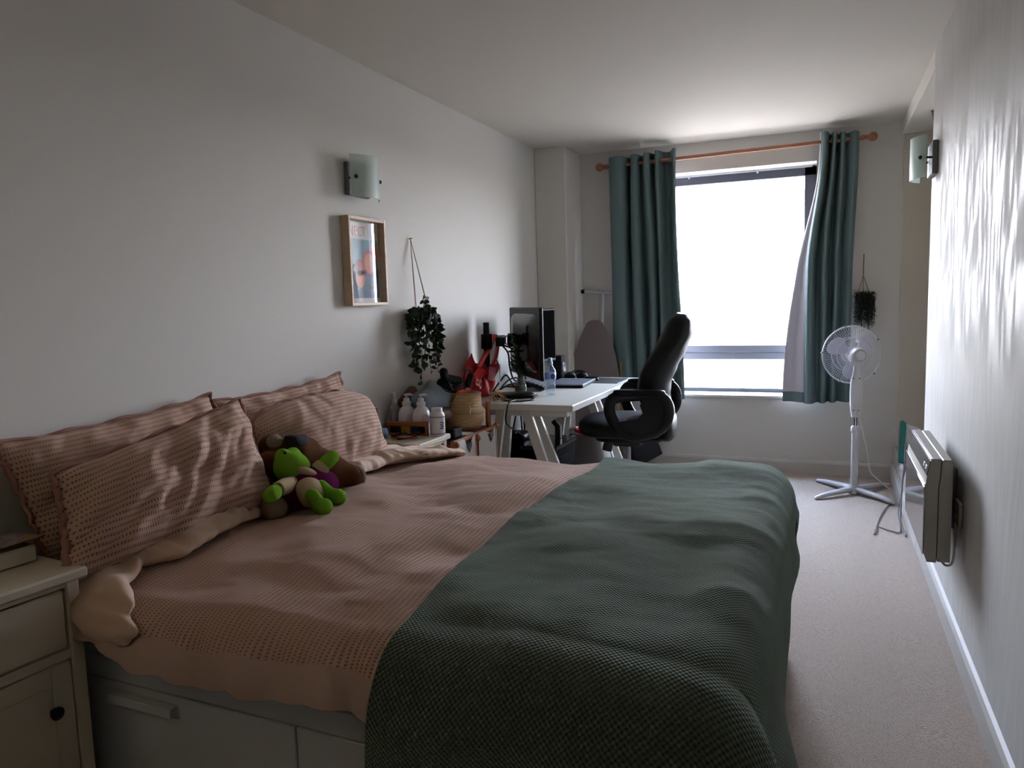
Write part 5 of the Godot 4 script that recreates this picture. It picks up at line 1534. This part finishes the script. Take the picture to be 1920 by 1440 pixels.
func curtains():
	var st := nst()
	var ra := Vector3(-1.47, 2.224, -5.505)
	var rb := Vector3(0.215, 2.252, -5.505)
	var o = thing("curtain_pole", "wooden curtain pole with round finials above the window", "curtain pole", Vector3(-0.64, 2.2, -5.5))
	obj("pole", tube_mesh([ra, rb], 0.013, 16), M.pole_wood, o, true)
	for e in [[ra, -1.0], [rb, 1.0]]:
		var bs := along(Vector3(e[1], 0, 0))
		obj("finial", lathe_mesh([Vector2(0, 0), Vector2(0.016, 0), Vector2(0.018, 0.010), Vector2(0.011, 0.014), Vector2(0.011, 0.022), Vector2(0.019, 0.026), Vector2(0.012, 0.032), Vector2(0.016, 0.036), Vector2(0.026, 0.048), Vector2(0.029, 0.062), Vector2(0.026, 0.076), Vector2(0.016, 0.088), Vector2(0, 0.091)], 24, Transform3D(bs, e[0])), M.pole_wood, o, true)
	for x in [-1.40, 0.10]:
		obj("bracket", tube_mesh([Vector3(x, 2.236, WB + 0.002), Vector3(x, 2.236, -5.505)], 0.012, 12), M.pole_wood, o, true)
	# left curtain, gathered in eyelet folds
	var pl := [Vector2(-1.462, -5.545), Vector2(-1.455, -5.475), Vector2(-1.42, -5.445), Vector2(-1.36, -5.45), Vector2(-1.338, -5.50), Vector2(-1.328, -5.553), Vector2(-1.308, -5.556), Vector2(-1.300, -5.50), Vector2(-1.288, -5.45), Vector2(-1.250, -5.452), Vector2(-1.238, -5.50), Vector2(-1.228, -5.555), Vector2(-1.208, -5.556), Vector2(-1.200, -5.50), Vector2(-1.188, -5.45), Vector2(-1.160, -5.452), Vector2(-1.150, -5.50), Vector2(-1.142, -5.553), Vector2(-1.128, -5.553), Vector2(-1.122, -5.50), Vector2(-1.114, -5.452), Vector2(-1.098, -5.455), Vector2(-1.088, -5.50), Vector2(-1.072, -5.552), Vector2(-1.035, -5.556), Vector2(-1.012, -5.50), Vector2(-0.99, -5.455), Vector2(-0.972, -5.46)]
	var fl := func(u, v):
		var p := plan_at(pl, u)
		var w: float = 1.0 - 0.25 * v
		var x := lerpf(p.x, lerpf(-1.44, -0.925, (p.x + 1.462) / 0.49), smoothstep(0.0, 1.0, v))
		return Vector3(x + 0.006 * sin(v * 5.0 + u * 9.0), lerpf(2.275 + 0.025 * u, 0.528, v), -5.505 + (p.y + 5.505) * w + 0.008 * sin(v * 4.0 + u * 20.0))
	o = thing("curtain", "teal eyelet curtain on the left of the window, gathered in folds", "curtain", Vector3(-1.2, 0.53, -5.5), "teal curtains")
	obj("cloth", sheet(fl, 220, 40, 0.003, func(u, v): return Vector2(u, v)), M.teal_curtain, o, true)
	obj("lining", sheet(func(u, v): return fl.call(lerpf(0.01, 0.985, u), lerpf(0.04, 0.97, v)) + Vector3(0, 0, -0.006), 110, 20, 0.001, func(u, v): return Vector2(u, v)), M.curtain_lining, o, true)
	for i in 7:
		var u: float = [0.137, 0.262, 0.37, 0.485, 0.593, 0.71, 0.925][i]
		var p := plan_at(pl, u)
		var q := plan_at(pl, u + 0.01)
		obj("eyelet", tube_mesh(ring_pts(Vector3(p.x, lerpf(ra.y, rb.y, (p.x - ra.x) / (rb.x - ra.x)), p.y), 0.022, 18, along(Vector3(q.x - p.x, 0, q.y - p.y).cross(Vector3.UP))), 0.004, 6, true), M.brushed_steel, o, true)
	# right curtain
	var pr := [Vector2(-0.028, -5.49), Vector2(-0.018, -5.455), Vector2(0.0, -5.45), Vector2(0.012, -5.50), Vector2(0.018, -5.553), Vector2(0.030, -5.553), Vector2(0.036, -5.50), Vector2(0.044, -5.452), Vector2(0.058, -5.452), Vector2(0.066, -5.50), Vector2(0.072, -5.553), Vector2(0.084, -5.553), Vector2(0.090, -5.50), Vector2(0.098, -5.455), Vector2(0.112, -5.46), Vector2(0.12, -5.51), Vector2(0.13, -5.535), Vector2(0.15, -5.49), Vector2(0.175, -5.455), Vector2(0.195, -5.50)]
	var fr := func(u, v):
		var p := plan_at(pr, u)
		var x := lerpf(p.x, lerpf(-0.082, 0.175, (p.x + 0.028) / 0.223), smoothstep(0.0, 0.5, v))
		return Vector3(x + 0.004 * sin(v * 6.0 + u * 7.0) - 0.03 * pow(1.0 - u, 3.0) * smoothstep(0.1, 0.5, v), lerpf(2.305 - 0.015 * u, 0.515 + 0.02 * u, v), -5.505 + (p.y + 5.505) * (1.0 - 0.2 * v) + 0.008 * sin(v * 4.0 + u * 16.0))
	o = thing("curtain", "teal eyelet curtain on the right of the window, white lining showing at its inner edge", "curtain", Vector3(0.05, 0.52, -5.5), "teal curtains")
	obj("cloth", sheet(fr, 170, 40, 0.003, func(u, v): return Vector2(u, v)), M.teal_curtain, o, true)
	var ff := func(u, v):
		var a: Vector3 = fr.call(0.02, v)
		var spread := lerpf(0.02, 0.155, smoothstep(0.12, 1.0, v))
		return a + Vector3(-spread * (1.0 - u) + 0.008, 0.012, -0.02 - 0.05 * (1.0 - u) + 0.012 * sin(u * 7.0 + v * 2.0))
	obj("lining", sheet(ff, 24, 40, 0.002, func(u, v): return Vector2(u, v)), M.curtain_lining, o, true)
	obj("lining_hem", sheet(func(u, v): return ff.call(u, lerpf(0.965, 1.004, v)) + Vector3(0, 0, 0.004), 24, 4, 0.003, func(u, v): return Vector2(u, v)), M.teal_curtain, o, true)
	for u in [0.16, 0.315, 0.475, 0.63, 0.79]:
		var p := plan_at(pr, u)
		obj("eyelet", tube_mesh(ring_pts(Vector3(p.x, lerpf(ra.y, rb.y, (p.x - ra.x) / (rb.x - ra.x)), p.y), 0.021, 18, along(Vector3(1, 0, 0.15))), 0.004, 6, true), M.brushed_steel, o, true)

# ---------------------------------------------------------------- fan
func fan():
	var o = thing("pedestal_fan", "white pedestal fan seen from behind, standing by the right curtain", "fan", Vector3(0.195, 0, -5.2))
	var c := Vector3(0.168, 0.875, -5.17)
	var ax := Vector3(0.30, 0.03, 0.95).normalized()    # from the grille to the back of the motor
	var bs := along(ax)
	var R := 0.178
	# grilles: hoops and radial wires
	for s in [-1, 1]:
		var st := nst()
		for k in 72:
			var a := TAU * k / 72.0
			var d := bs * Vector3(cos(a), 0, sin(a))
			var pts := []
			for t in [[0.26, 0.055], [0.5, 0.052], [0.75, 0.042], [0.92, 0.024], [1.0, 0.003]]:
				pts.append(c + d * R * t[0] + ax * t[1] * s)
			tube(st, pts, 0.0007, 4)
		for q in [[0.26, 0.055], [0.6, 0.050]]:
			tube(st, ring_pts(c + ax * q[1] * s, R * q[0], 40, bs), 0.0018, 5, true)
		obj("back_grille" if s > 0 else "front_grille", st, M.white_plastic, o, true)
	obj("grille_band", tube_mesh(ring_pts(c, R, 60, bs), 0.0045, 8, true), M.white_plastic, o, true)
	for k in 5:
		var a := TAU * k / 5.0 + 0.4
		obj("clip", box_mesh(Vector3.ZERO, Vector3(0.012, 0.014, 0.010), 0.002, at(c + bs * Vector3(cos(a), 0, sin(a)) * (R + 0.004), bs * Basis(Vector3.UP, -a))), M.grey_plastic, o, true)
	obj("front_badge", lathe_mesh([Vector2(0, -0.062), Vector2(0.044, -0.060), Vector2(0.047, -0.055), Vector2(0.047, -0.050), Vector2(0, -0.050)], 28, Transform3D(bs, c)), M.white_plastic, o, true)
	# three blades
	for k in 3:
		var a := deg_to_rad(145.0 + 120.0 * k)
		var right := ax.cross(Vector3.UP) * -1.0
		right = Vector3(ax.z, 0, -ax.x).normalized()
		var up := ax.cross(right).normalized()
		var d := right * cos(a) + up * sin(a)
		var tng := right * -sin(a) + up * cos(a)
		var f := func(u, v):
			var r := lerpf(0.028, 0.152, v)
			var wid: float = lut([[0.0, 0.022], [0.25, 0.062], [0.6, 0.118], [0.82, 0.110], [0.94, 0.08], [1.0, 0.03]], v)
			var off: float = lerpf(0.0, 0.012, v)
			var q: float = (u - 0.5) * wid + off
			return c + d * r + tng * q + ax * (0.006 - q * 0.34 - 0.006)
		obj("blade", sheet(f, 14, 14, 0.0025, func(u, v): return Vector2(u, v)), M.fan_lilac, o, true)
	obj("hub", lathe_mesh([Vector2(0, -0.03), Vector2(0.026, -0.028), Vector2(0.030, -0.02), Vector2(0.030, 0.022), Vector2(0, 0.022)], 24, Transform3D(bs, c)), M.fan_lilac, o, true)
	# motor
	obj("motor_housing", lathe_mesh([Vector2(0, 0.045), Vector2(0.046, 0.045), Vector2(0.050, 0.055), Vector2(0.050, 0.11), Vector2(0.047, 0.135), Vector2(0.040, 0.146), Vector2(0.0, 0.149)], 32, Transform3D(bs, c)), M.white_plastic, o, true)
	var st2 := nst()
	for k in 28:
		var a := TAU * k / 28.0
		bx(st2, Vector3(0.034, 0.147, 0), Vector3(0.010, 0.004, 0.0025), 0.0005, Transform3D(bs * Basis(Vector3.UP, a), c))
	var vent = obj("motor_vents", st2, M.grey_plastic, o, true)
	vent.set_meta("kind", "stuff")
	obj("motor_cap", lathe_mesh([Vector2(0, 0.147), Vector2(0.023, 0.147), Vector2(0.021, 0.153), Vector2(0, 0.154)], 24, Transform3D(bs, c)), M.white_plastic, o, true)
	obj("oscillation_knob", tube_mesh([c + ax * 0.075 + Vector3.UP * 0.045, c + ax * 0.075 + Vector3.UP * 0.070, c + ax * 0.075 + Vector3.UP * 0.072, c + ax * 0.075 + Vector3.UP * 0.080], [0.005, 0.005, 0.009, 0.008], 12), M.white_plastic, o, true)
	obj("neck_block", box_mesh(c + ax * 0.085 + Vector3(0, -0.048, 0), Vector3(0.075, 0.035, 0.075), 0.006, Transform3D()), M.white_plastic, o, true)
	# control column
	var px := 0.195
	var pz := -5.115
	var rings := []
	for q in [[0.49, 0.024], [0.52, 0.029], [0.58, 0.035], [0.65, 0.037], [0.71, 0.034], [0.76, 0.025], [0.80, 0.019], [0.825, 0.018]]:
		rings.append(srect(px + 0.004 * (q[0] - 0.5), q[0], pz, q[1], 0.026, 24, 3.0))
	var st3 := nst()
	loft(st3, rings)
	obj("control_column", st3, M.white_plastic, o, true)
	rings = []
	for q in [[0.545, 0.017], [0.60, 0.022], [0.67, 0.023], [0.72, 0.017]]:
		rings.append(srect(px, q[0], pz + 0.022, q[1], 0.008, 20, 4.0))
	st3 = nst()
	loft(st3, rings)
	obj("back_plate", st3, M.white_plastic, o, true)
	for q in [Vector3(-0.017, 0.735, 0.030), Vector3(0.018, 0.735, 0.030), Vector3(-0.013, 0.535, 0.027), Vector3(0.015, 0.535, 0.027)]:
		obj("screw", ell_mesh(Vector3(px, 0, pz) + Vector3(q.x, q.y, q.z * 0.9), Vector3(0.004, 0.004, 0.003)), M.dark_mark, o, true)
	obj("inner_tube", tube_mesh([Vector3(px, 0.38, pz), Vector3(px, 0.50, pz)], 0.011, 16), M.chrome, o, true)
	for s in [-1, 1]:
		obj("tube_groove", box_mesh(Vector3(px + s * 0.007, 0.44, pz + 0.009), Vector3(0.005, 0.11, 0.004), 0.001), M.black_plastic, o, true)
	obj("collar", lathe_mesh([Vector2(0, 0.395), Vector2(0.024, 0.395), Vector2(0.026, 0.400), Vector2(0.026, 0.425), Vector2(0.020, 0.435), Vector2(0, 0.435)], 24, at(Vector3(px, 0, pz))), M.white_plastic, o, true)
	obj("lower_tube", tube_mesh([Vector3(px, 0.03, pz), Vector3(px, 0.40, pz)], 0.0215, 20), M.white_plastic, o, true)
	obj("hub_foot", lathe_mesh([Vector2(0, 0.006), Vector2(0.035, 0.006), Vector2(0.038, 0.02), Vector2(0.030, 0.055), Vector2(0, 0.058)], 24, at(Vector3(px, 0, pz))), M.white_plastic, o, true)
	for e in [Vector3(-0.025, 0, -5.38), Vector3(-0.03, 0, -4.90), Vector3(0.405, 0, -4.90), Vector3(0.415, 0, -5.38)]:
		var d: Vector3 = e - Vector3(px, 0, pz)
		st3 = nst()
		tube(st3, [Vector3(px, 0.034, pz) + d * 0.06, Vector3(px, 0.030, pz) + d * 0.35, Vector3(px, 0.022, pz) + d * 0.75, Vector3(px, 0.012, pz) + d * 0.97, Vector3(px, 0.006, pz) + d], [0.022, 0.021, 0.018, 0.014, 0.006], 14, false, Vector2(0.8, 1.0))
		obj("leg", st3, M.white_plastic, o, true)
	obj("cord", tube_mesh(smooth([Vector3(px + 0.002, 0.56, pz + 0.02), Vector3(0.205, 0.53, -5.08), Vector3(0.232, 0.42, -5.07), Vector3(0.258, 0.30, -5.06), Vector3(0.280, 0.17, -5.05), Vector3(0.305, 0.135, -5.04), Vector3(0.37, 0.085, -5.0), Vector3(0.402, 0.055, -5.0), Vector3(0.412, 0.008, -4.98)], 7), 0.0042, 8), M.white_cord, o, true)

# ---------------------------------------------------------------- right wall
func wall_lamp(label: String, wall_x: float, dirx: float, z: float, y: float):
	var o = thing("wall_lamp", label, "wall lamp", Vector3(wall_x, y, z), "curved glass wall lamps")
	obj("backplate", box_mesh(Vector3(dirx * 0.012, 0.0, 0), Vector3(0.024, 0.145, 0.17), 0.004), M.backplate_grey, o)
	var f := func(u, v):
		var a: float = (u - 0.5) * 2.0
		var bulge: float = 0.052 + 0.048 * (1.0 - a * a)
		return Vector3(dirx * bulge, lerpf(0.095, -0.085, v), a * 0.110)
	obj("glass_shade", sheet(f, 24, 6, 0.006, func(u, v): return Vector2(u, v)), M.frosted_glass, o)
	for s in [-1, 1]:
		var bs := along(Vector3(dirx, 0, s * 0.55))
		obj("button", lathe_mesh([Vector2(0, 0), Vector2(0.008, 0.0), Vector2(0.009, 0.004), Vector2(0.006, 0.009), Vector2(0, 0.010)], 16, Transform3D(bs, Vector3(dirx * 0.069, 0.0, s * 0.094))), M.steel_button, o)
		obj("spacer", tube_mesh([Vector3(dirx * 0.02, 0, s * 0.075), Vector3(dirx * 0.063, 0, s * 0.093)], 0.005, 8), M.steel_button, o)
	return o

func right_wall_things():
	wall_lamp("frosted green glass wall lamp on the right wall, high by the recess", WR, -1.0, -3.90, 1.84)
	# panel heater
	var o = thing("panel_heater", "grey electric panel heater with a mirror-like glass front, low on the right wall", "heater", Vector3(0.37, 0.35, -3.14))
	var z0 := -2.835
	var z1 := -3.43
	var L := z0 - z1
	var xf := Transform3D(Basis(Vector3(1, 0, 0), Vector3.UP, Vector3(0, 0, 1)), Vector3(0, 0, (z0 + z1) / 2))
	obj("front_casing", prism_mesh([Vector2(0.366, 0.345), Vector2(0.338, 0.345), Vector2(0.329, 0.372), Vector2(0.327, 0.60), Vector2(0.331, 0.64), Vector2(0.343, 0.698), Vector2(0.347, 0.703), Vector2(0.3725, 0.703), Vector2(0.3705, 0.64), Vector2(0.366, 0.60)], L, xf), M.heater_grey, o, true)
	obj("back_casing", prism_mesh([Vector2(0.408, 0.348), Vector2(0.369, 0.348), Vector2(0.369, 0.60), Vector2(0.3735, 0.64), Vector2(0.376, 0.697), Vector2(0.380, 0.70), Vector2(0.404, 0.70), Vector2(0.408, 0.69)], L - 0.004, xf), M.heater_grey, o, true)
	obj("glass_front", box_mesh(Vector3(0.3255, 0.488, (z0 + z1) / 2), Vector3(0.004, 0.236, L - 0.004), 0.001), M.heater_glass, o, true)
	var sl := Basis(Vector3(0, 0, 1), -atan2(0.012, 0.058))
	obj("control_panel", box_mesh(Vector3.ZERO, Vector3(0.003, 0.052, L - 0.004), 0.0008, Transform3D(sl, Vector3(0.3362, 0.669, (z0 + z1) / 2))), M.heater_panel, o, true)
	obj("chrome_strip", box_mesh(Vector3(0.3265, 0.612, (z0 + z1) / 2), Vector3(0.006, 0.008, L), 0.001), M.chrome, o, true)
	obj("chrome_strip", box_mesh(Vector3(0.344, 0.7, (z0 + z1) / 2), Vector3(0.006, 0.006, L), 0.001), M.chrome, o, true)
	for i in 2:
		obj("button", box_mesh(Vector3.ZERO, Vector3(0.005, 0.014, 0.03), 0.001, Transform3D(sl, Vector3(0.3350, 0.664, z0 - 0.05 - 0.05 * i))), M.grey_plastic, o, true)
	for z in [z0 - 0.22, z1 + 0.16]:
		obj("bracket", box_mesh(Vector3(0.43, 0.52, z), Vector3(0.044, 0.22, 0.03), 0.003), M.grey_plastic, o, true)
	obj("cord", tube_mesh(smooth([Vector3(0.388, 0.36, -2.90), Vector3(0.39, 0.335, -2.90), Vector3(0.405, 0.318, -2.90), Vector3(0.425, 0.33, -2.905), Vector3(0.435, 0.40, -2.93), Vector3(0.438, 0.455, -2.955)], 7), 0.0045, 8), M.white_cord, o, true)
	o = thing("fused_spur", "square beige switched outlet on the right wall behind the heater", "outlet", Vector3(WR, 0.49, -2.955))
	obj("plate", box_mesh(Vector3(WR - 0.006, 0.49, -2.955), Vector3(0.012, 0.088, 0.088), 0.003), M.beige_paint, o, true)
	obj("switch", box_mesh(Vector3(WR - 0.014, 0.49, -2.955), Vector3(0.006, 0.03, 0.02), 0.002), M.beige_paint, o, true)
	# iron standing on its heel on the ledge
	o = thing("iron", "teal and white steam iron standing upright on the ledge behind the heater", "iron", Vector3(0.50, 0.215, -5.13))
	var bs := Basis(Vector3.UP, -0.25)
	var c := Vector3(0.495, 0.215, -5.13)
	var half := [Vector2(0.058, 0.0), Vector2(0.060, 0.06), Vector2(0.054, 0.13), Vector2(0.040, 0.19), Vector2(0.020, 0.235), Vector2(0.0, 0.25)]
	var poly := []
	for p in half: poly.append(p)
	for i in range(half.size() - 2, -1, -1): poly.append(Vector2(-half[i].x, half[i].y))
	obj("soleplate", prism_mesh(poly, 0.006, Transform3D(bs * Basis(Vector3.UP, PI / 2), c + bs * Vector3(-0.048, 0.008, 0))), M.brushed_steel, o, true)
	var rings := []
	for e in [[-0.044, 1.0], [-0.030, 1.0], [-0.012, 0.86]]:
		var ring := []
		for p in poly: ring.append(c + bs * Vector3(e[0] + 0.0, 0.008 + p.y * lerpf(1.0, e[1], 0.6), p.x * e[1]))
		rings.append(ring)
	var st := nst()
	loft(st, rings)
	obj("skirt", st, M.teal_plastic, o, true)
	obj("body", blob_mesh([[c + bs * Vector3(0.0, 0.03, 0), c + bs * Vector3(-0.005, 0.14, 0), 0.040, 0.032], [c + bs * Vector3(-0.005, 0.14, 0), c + bs * Vector3(-0.01, 0.225, 0), 0.032, 0.014]], 0.007, 0.02), M.white_plastic, o, true)
	obj("handle", tube_mesh(smooth([c + bs * Vector3(0.015, 0.04, 0), c + bs * Vector3(0.062, 0.055, 0), c + bs * Vector3(0.068, 0.13, 0), c + bs * Vector3(0.05, 0.20, 0), c + bs * Vector3(0.0, 0.215, 0)], 5), 0.015, 12), M.white_plastic, o, true)
	obj("heel", box_mesh(Vector3(-0.005, 0.005, 0), Vector3(0.08, 0.010, 0.10), 0.003, Transform3D(bs, c)), M.teal_plastic, o, true)
	obj("cord", tube_mesh(smooth([c + Vector3(0.0, 0.10, 0.05), c + Vector3(-0.02, 0.12, 0.12), Vector3(0.46, 0.25, -4.88), Vector3(0.440, 0.18, -4.80), Vector3(0.425, 0.10, -4.72), Vector3(0.41, 0.015, -4.68), Vector3(0.40, 0.006, -4.45), Vector3(0.385, 0.006, -4.32), Vector3(0.34, 0.006, -4.34), Vector3(0.29, 0.006, -4.39), Vector3(0.275, 0.006, -4.30), Vector3(0.262, 0.006, -4.25), Vector3(0.28, 0.006, -4.38), Vector3(0.31, 0.006, -4.58), Vector3(0.35, 0.006, -4.78), Vector3(0.39, 0.006, -4.92)], 7), 0.0035, 6), M.grey_cord, o, true)
	tag(obj("extension_lead", tube_mesh(smooth([Vector3(0.442, 0.40, -4.75), Vector3(0.438, 0.30, -4.72), Vector3(0.428, 0.18, -4.70), Vector3(0.415, 0.06, -4.60), Vector3(0.405, 0.006, -4.50), Vector3(0.412, 0.006, -4.32), Vector3(0.41, 0.006, -4.26)], 7), 0.004, 6), M.grey_cord), "grey lead trailing down the ledge and skirting behind the heater", "cable")
	# hanging plant by the right curtain
	o = thing("hanging_plant", "small hanging pot of dark fine foliage on the window wall, right of the curtain", "hanging plant", Vector3(0.245, 1.02, -5.55))
	var hk := Vector3(0.245, 1.51, WB + 0.006)
	var top := Vector3(0.245, 1.272, -5.555)
	obj("hook", tube_mesh([hk + Vector3(0, 0, -0.01), hk + Vector3(0, 0, 0.012)], 0.004, 8), M.brass, o, true)
	st = nst()
	tube(st, [hk, Vector3(0.243, 1.37, -5.59)], 0.003, 6)
	for s in [-1, 1]: tube(st, [Vector3(0.243, 1.37, -5.59), top + Vector3(s * 0.036, -0.02, 0)], 0.002, 6)
	tube(st, [Vector3(0.243, 1.37, -5.59), top + Vector3(0, -0.02, -0.03)], 0.002, 6)
	obj("cord_hanger", st, M.twine, o, true)
	obj("pot", lathe_mesh([Vector2(0, 0), Vector2(0.034, 0.0), Vector2(0.043, 0.10), Vector2(0.039, 0.10), Vector2(0.032, 0.01), Vector2(0, 0.01)], 24, at(Vector3(0.248, 1.145, -5.555))), M.dark_leaf, o, true)
	var rng := RandomNumberGenerator.new()
	rng.seed = 21
	st = nst()
	var strands := nst()
	for k in 60:
		var a := rng.randf() * TAU
		var r := 0.062 * sqrt(rng.randf())
		var base := Vector3(0.250 + r * cos(a), 1.262 - 0.02 * rng.randf(), -5.553 + r * sin(a) * 0.9)
		var len := rng.randf_range(0.14, 0.25)
		var q := base + Vector3(cos(a) * 0.010, 0, sin(a) * 0.008)
		tube(strands, [base, q + Vector3(0, -0.03, 0), q + Vector3(0, -len, 0)], 0.0012, 4)
		for j in int(len / 0.008):
			var p := q + Vector3(0, 0.01 - j * 0.008, 0)
			var d := Vector3(rng.randf_range(-1, 1), rng.randf_range(-0.6, 0.5), rng.randf_range(-1, 1)).normalized()
			var s := d.cross(Vector3.UP).normalized() * 0.0055
			var n := s.cross(d)
			var tip := p + d * 0.020
			tri(st, p, p + d * 0.010 + s, tip, n, false)
			tri(st, p, tip, p + d * 0.010 - s, n, false)
	obj("strands", strands, M.leaf_green, o, true).set_meta("kind", "stuff")
	obj("foliage", st, M.dark_leaf, o, true).set_meta("kind", "stuff")

# ---------------------------------------------------------------- left wall
func left_wall_things():
	var lit = wall_lamp("lit frosted glass wall lamp on the left wall behind the viewer", WL, 1.0, 0.35, 1.90)
	obj("bulb", ell_mesh(Vector3(0.055, 0.02, 0), Vector3(0.02, 0.03, 0.02)), M.lamp_glow, lit)
	var om := OmniLight3D.new()
	om.name = "lamp_light"
	lit.add_child(om)
	om.position = Vector3(0.055, 0.065, 0)
	om.light_color = Color(1.0, 0.90, 0.78)
	om.light_energy = 0.3
	om.light_size = 0.02
	om.omni_range = 9.0
	om.omni_attenuation = 2.0
	om.shadow_enabled = true
	wall_lamp("frosted green glass wall lamp on the left wall above the framed poster", WL, 1.0, -2.935, 1.825)
	# framed poster behind glass; x of the picture runs away along the wall
	var o = thing("framed_poster", "pale wood framed fruit poster on the left wall below the lamp", "picture", Vector3(WL, 1.465, -2.957))
	var W := 0.300
	var H := 0.392
	var xf := Transform3D(Basis(Vector3(0, 0, -1), Vector3.UP, Vector3(1, 0, 0)), Vector3(WL, 1.465, -2.957))
	for e in [[Vector3(-W / 2 + 0.007, 0, 0.0215), Vector3(0.014, H, 0.041)], [Vector3(W / 2 - 0.007, 0, 0.0215), Vector3(0.014, H, 0.041)], [Vector3(0, H / 2 - 0.007, 0.0215), Vector3(W - 0.028, 0.014, 0.041)], [Vector3(0, -H / 2 + 0.007, 0.0215), Vector3(W - 0.028, 0.014, 0.041)]]:
		obj("frame_bar", box_mesh(e[0], e[1], 0.0015, xf), M.pale_wood, o, true)
	var pw := W - 0.028
	var ph := H - 0.028
	obj("paper", box_mesh(Vector3(0, 0, 0.006), Vector3(pw, ph, 0.002), 0.0, xf), M.paper_white, o, true)
	obj("blue_field", box_mesh(Vector3(0, -0.03, 0.0074), Vector3(pw - 0.024, ph - 0.10, 0.0006), 0.0, xf), M.poster_blue, o, true)
	obj("deep_blue_field", prism_mesh([Vector2(-pw / 2 + 0.012, -ph / 2 + 0.02), Vector2(pw / 2 - 0.012, -ph / 2 + 0.02), Vector2(pw / 2 - 0.012, -0.03), Vector2(0.06, -0.055), Vector2(-0.02, -0.05), Vector2(-pw / 2 + 0.012, -0.035)], 0.0006, xf * at(Vector3(0, 0, 0.008))), M.poster_deep, o, true)
	for fr in [[Vector3(0.045, 0.0, 0.0087), 0.052, "poster_red"], [Vector3(0.048, -0.004, 0.0091), 0.040, "poster_orange"], [Vector3(0.09, 0.045, 0.0085), 0.040, "poster_pink"], [Vector3(-0.03, -0.025, 0.0086), 0.034, "poster_red"], [Vector3(-0.03, -0.075, 0.0086), 0.036, "poster_orange"]]:
		var poly := []
		for i in 28: poly.append(Vector2(cos(TAU * i / 28.0), sin(TAU * i / 28.0) * 1.12) * fr[1])
		obj("fruit", prism_mesh(poly, 0.0005, xf * at(fr[0])), M[fr[2]], o, true)
	for lf in [[Vector3(-0.085, -0.02, 0.0088), 0.4], [Vector3(0.05, -0.11, 0.0088), -0.5]]:
		obj("leaf_print", prism_mesh([Vector2(-0.022, 0), Vector2(-0.008, 0.009), Vector2(0.010, 0.008), Vector2(0.024, 0), Vector2(0.010, -0.008), Vector2(-0.008, -0.008)], 0.0005, xf * at(lf[0], Basis(Vector3(0, 0, 1), lf[1]))), M.poster_leaf, o, true)
	var tm = obj("lettering", text_mesh("NECT", 0.060, 0.0006, "Droid Sans", false), M.poster_pink, o)
	tm.transform = o.global_transform.affine_inverse() * xf * Transform3D(Basis.from_scale(Vector3(0.95, 1.0, 1.0)), Vector3(-0.036, 0.137, 0.0074))
	obj("glass", box_mesh(Vector3(0, 0, 0.0125), Vector3(pw, ph, 0.002), 0.0, xf), M.picture_glass, o, true)
	# trailing plant hung on strings
	o = thing("hanging_plant", "trailing ivy-leaved plant hanging on strings from the left wall", "hanging plant", Vector3(-1.86, 0.90, -3.35))
	var hook := Vector3(WL + 0.008, 1.598, -3.395)
	var pc := Vector3(-1.865, 1.165, -3.36)
	obj("nail", tube_mesh([hook + Vector3(-0.01, 0, 0), hook + Vector3(0.012, 0.002, 0)], 0.003, 8), M.brass, o, true)
	for a in [0.4, 1.9, 3.5, 5.0]:
		obj("string", tube_mesh([hook, pc + Vector3(0.045 * cos(a), 0.07, 0.045 * sin(a))], 0.0016, 6), M.twine, o, true)
	obj("pot", lathe_mesh([Vector2(0, 0), Vector2(0.036, 0), Vector2(0.050, 0.08), Vector2(0.046, 0.08), Vector2(0.034, 0.008), Vector2(0, 0.008)], 24, at(pc)), M.leaf_green, o, true)
	var rng := RandomNumberGenerator.new()
	rng.seed = 3
	var leaf := leaf_mesh(0.040, 0.026)
	leaf.generate_normals()
	var lm := leaf.commit()
	for k in 24:
		var a := TAU * k / 24.0 + 0.2
		var len: float = rng.randf_range(0.13, 0.26)
		if k % 4 == 1: len = rng.randf_range(0.28, 0.36)
		if k < 3: len = 0.02
		var out := Vector3(maxf(cos(a), -0.5), 0, sin(a))
		var r0 := 0.04
		var pts := []
		for i in 7:
			var t := i / 6.0
			pts.append(pc + out * (r0 + 0.032 * sin(t * 2.2)) + Vector3(0.006 * sin(t * 9.0 + k), 0.085 + 0.02 * sin(t * PI) - len * t * (0.6 + 0.4 * t) - 0.02 * t, 0.008 * sin(t * 7.0 + k * 2.0)))
		if len < 0.05:
			for i in 7: pts[i] = pc + Vector3(out.x * 0.02, 0.08 + 0.045 * i / 6.0, out.z * 0.02)
		obj("vine", tube_mesh(smooth(pts, 3), 0.0014, 5), M.leaf_light, o, true)
		var n := int(len / 0.024) + 4
		for j in n:
			var t := float(j) / (n - 1) * 6.0
			var kk := mini(int(t), 5)
			var p: Vector3 = pts[kk].lerp(pts[kk + 1], t - kk)
			var d := (out * 0.5 + Vector3(rng.randf_range(-0.7, 0.7), rng.randf_range(-0.9, 0.15), rng.randf_range(-0.9, 0.9))).normalized()
			var lf = obj("leaf", lm, M.leaf_green, o)
			var g := Transform3D(along(d) * Basis(Vector3.UP, rng.randf_range(-0.8, 0.8)) * Basis.from_scale(Vector3.ONE * rng.randf_range(0.8, 1.15)), p)
			lf.transform = o.global_transform.affine_inverse() * g
